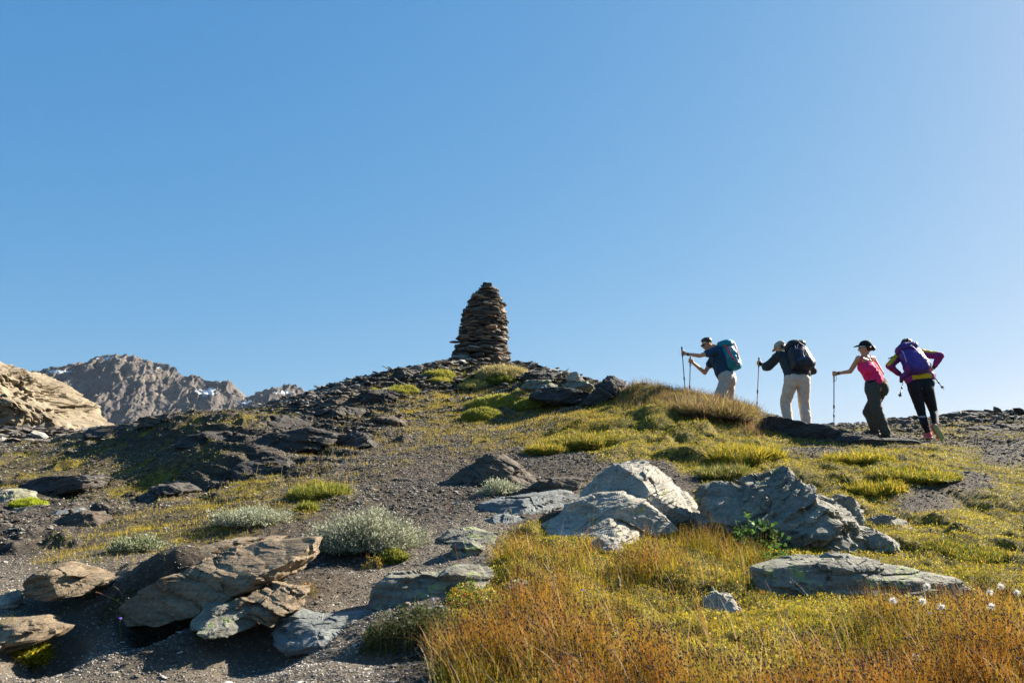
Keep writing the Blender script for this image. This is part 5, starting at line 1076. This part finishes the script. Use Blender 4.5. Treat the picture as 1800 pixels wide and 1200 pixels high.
def tcol(co, c):
    px_, py_, _ = proj(co[:, 0], co[:, 1], co[:, 2]); return np.where((np.abs(py_ - 732) < 1.1)[:, None] & (px_ < 1627)[:, None], .35, c)
blob('tights', [('c', J(1607, 675, -.0), J(1630, 673, 0), .112, .112), ('c', hl, kl, .112, .062), ('c', kl + (0, -.01, -.02), J(1625, 745, -.03), .064, .056), ('c', J(1625, 745, -.02), al, .056, .042), ('c', hr, kr, .112, .062), ('c', kr, kr + (ar - kr) * .45 + (0, 0, 0), .064, .060), ('c', kr + (ar - kr) * .45, ar, .060, .042), ('e', J(1609, 682, -.05), (.09, .09, .11)), ('e', J(1628, 680, -.05), (.09, .09, .11))], .009, BLK, M['cloth'], p4, 5, .005, 9, colfn=tcol, seed=15)
blob('hair', [('e', g(0, -.030, .035), (.086, .092, .090), A_), ('c', g(-.02, -.09, .0), J(1581, 620, .25), .04, .03), ('c', J(1581, 620, .25), J(1571, 627, .15), .028, .012), ('c', J(1571, 627, .15), J(1562, 630, .12), .012, .006)], .0075, (.014,.012,.010), M['hair'], p4, 3, .012, 24)
solid('watch', [('c', wl + (ell - wl) * .02, wl + (ell - wl) * .14, .030, .031)], (.7,.7,.66), M['hard'], p4)
solid('wristband', [('c', wrr + (elr - wrr) * .0, wrr + (elr - wrr) * .10, .032, .032)], (.01,.01,.01), M['hard'], p4)
SHP = (.62, .10, .12)
fl = al + (0, 0, -.085); A2 = axes_of((0, 0, 1), (.12, 1, 0))
blob('shoe', [('c', al, fl + (0, -.02, .05), .042, .045), ('c', fl + (-.005, -.03, .04), fl + (.02, .10, .04), .044, .044), ('c', fl + (.02, .1, .04), fl + (.035, .19, .03), .042, .03)], .008, SHP, M['cloth'], p4, 2)
solid('sole', [('e', fl + (.012, .07, .005), (.048, .15, .020), A2, .6)], (.50,.20,.18), M['hard'], p4)
he, to = J(1644.5, 751, -.24), J(1656, 770, -.12); to[2] = max(to[2], H(to[0:1], to[1:2])[0] + .02); dd = nrm(to - he); up_ = nrm(np.cross(np.cross(dd, (0, -1, .2)), dd)); A3 = axes_of(up_, dd)
blob('shoe', [('c', ar, he - up_ * .03, .042, .042), ('c', he - up_ * .04, (he + to) / 2 - up_ * .035, .042, .044), ('c', (he + to) / 2 - up_ * .03, to - up_ * .03, .044, .036)], .008, SHP, M['cloth'], p4, 2)
solid('sole', [('e', (he + to) / 2, (.052, np.linalg.norm(to - he) / 2 + .055, .018), A3, .6)], (.26,.30,.12), M['hard'], p4)
pole('trekking pole sticking out below the left elbow of the last woman', J(1592, 656, .55), J(1581, 698, .10), (.03,.03,.05), (.05,.05,.06))
pole('trekking pole sticking out to the right behind the hip of the last woman', J(1634, 652, .16), J(1660, 685, .3), (.02,.02,.03), (.55,.55,.55))
backpack('purple backpack with pale piping on the woman in black tights', J(1604.5, 631, -.03), (-.22, .40, .89), (.06, -.90, .38), .36, .53, .25, (.065,.028,.20), (.08,.025,.16), (.55,.50,.68),
  extras=[('zip', [(-.06, .225, .12), (-.035, .235, .04), (-.01, .23, -.05)], .005, (.75,.72,.8)), ('zip_puller', [(-.075, .22, .14), (-.06, .225, .10), (-.05, .23, .12)], .004, WH), ('emblem', [(.035, .24, -.03), (.045, .24, -.01), (.055, .24, -.03), (.03, .24, -.017), (.06, .24, -.017)], .004, WH), ('emblem', [(.01, .225, -.125), (.05, .225, -.11), (.02, .225, -.10), (.045, .225, -.135)], .006, (.75,.75,.6)), ('piping', [(.02, .16, .21), (.08, .16, .22), (.13, .13, .21)], .005, (.7,.66,.8))])

# ------------------------------------------------------------------ thin mountain air
ZB = min(gz.min(), mV[:, 2].min()) - 1; ZT = mV[:, 2].max() + 4
D_, F_ = np.array([(x, y, z) for z in (ZB, ZT) for y in (-20., 1720.) for x in (-2100., 2100.)]), np.array([(0, 2, 3, 1), (4, 5, 7, 6), (0, 1, 5, 4), (2, 6, 7, 3), (0, 4, 6, 2), (1, 3, 7, 5)])
m = bpy.data.materials.new('thin_air'); m.use_nodes = True; t = m.node_tree
for n in list(t.nodes):
    if n.type == 'BSDF_PRINCIPLED': t.nodes.remove(n)
v = t.nodes.new('ShaderNodeVolumePrincipled'); v.inputs['Color'].default_value = (.75, .85, 1, 1); v.inputs['Density'].default_value = .000033; v.inputs['Anisotropy'].default_value = .3
t.links.new(v.outputs[0], t.nodes['Material Output'].inputs['Volume'])
tag(link('haze', np_mesh('haze', D_, F_), m), kind='stuff')
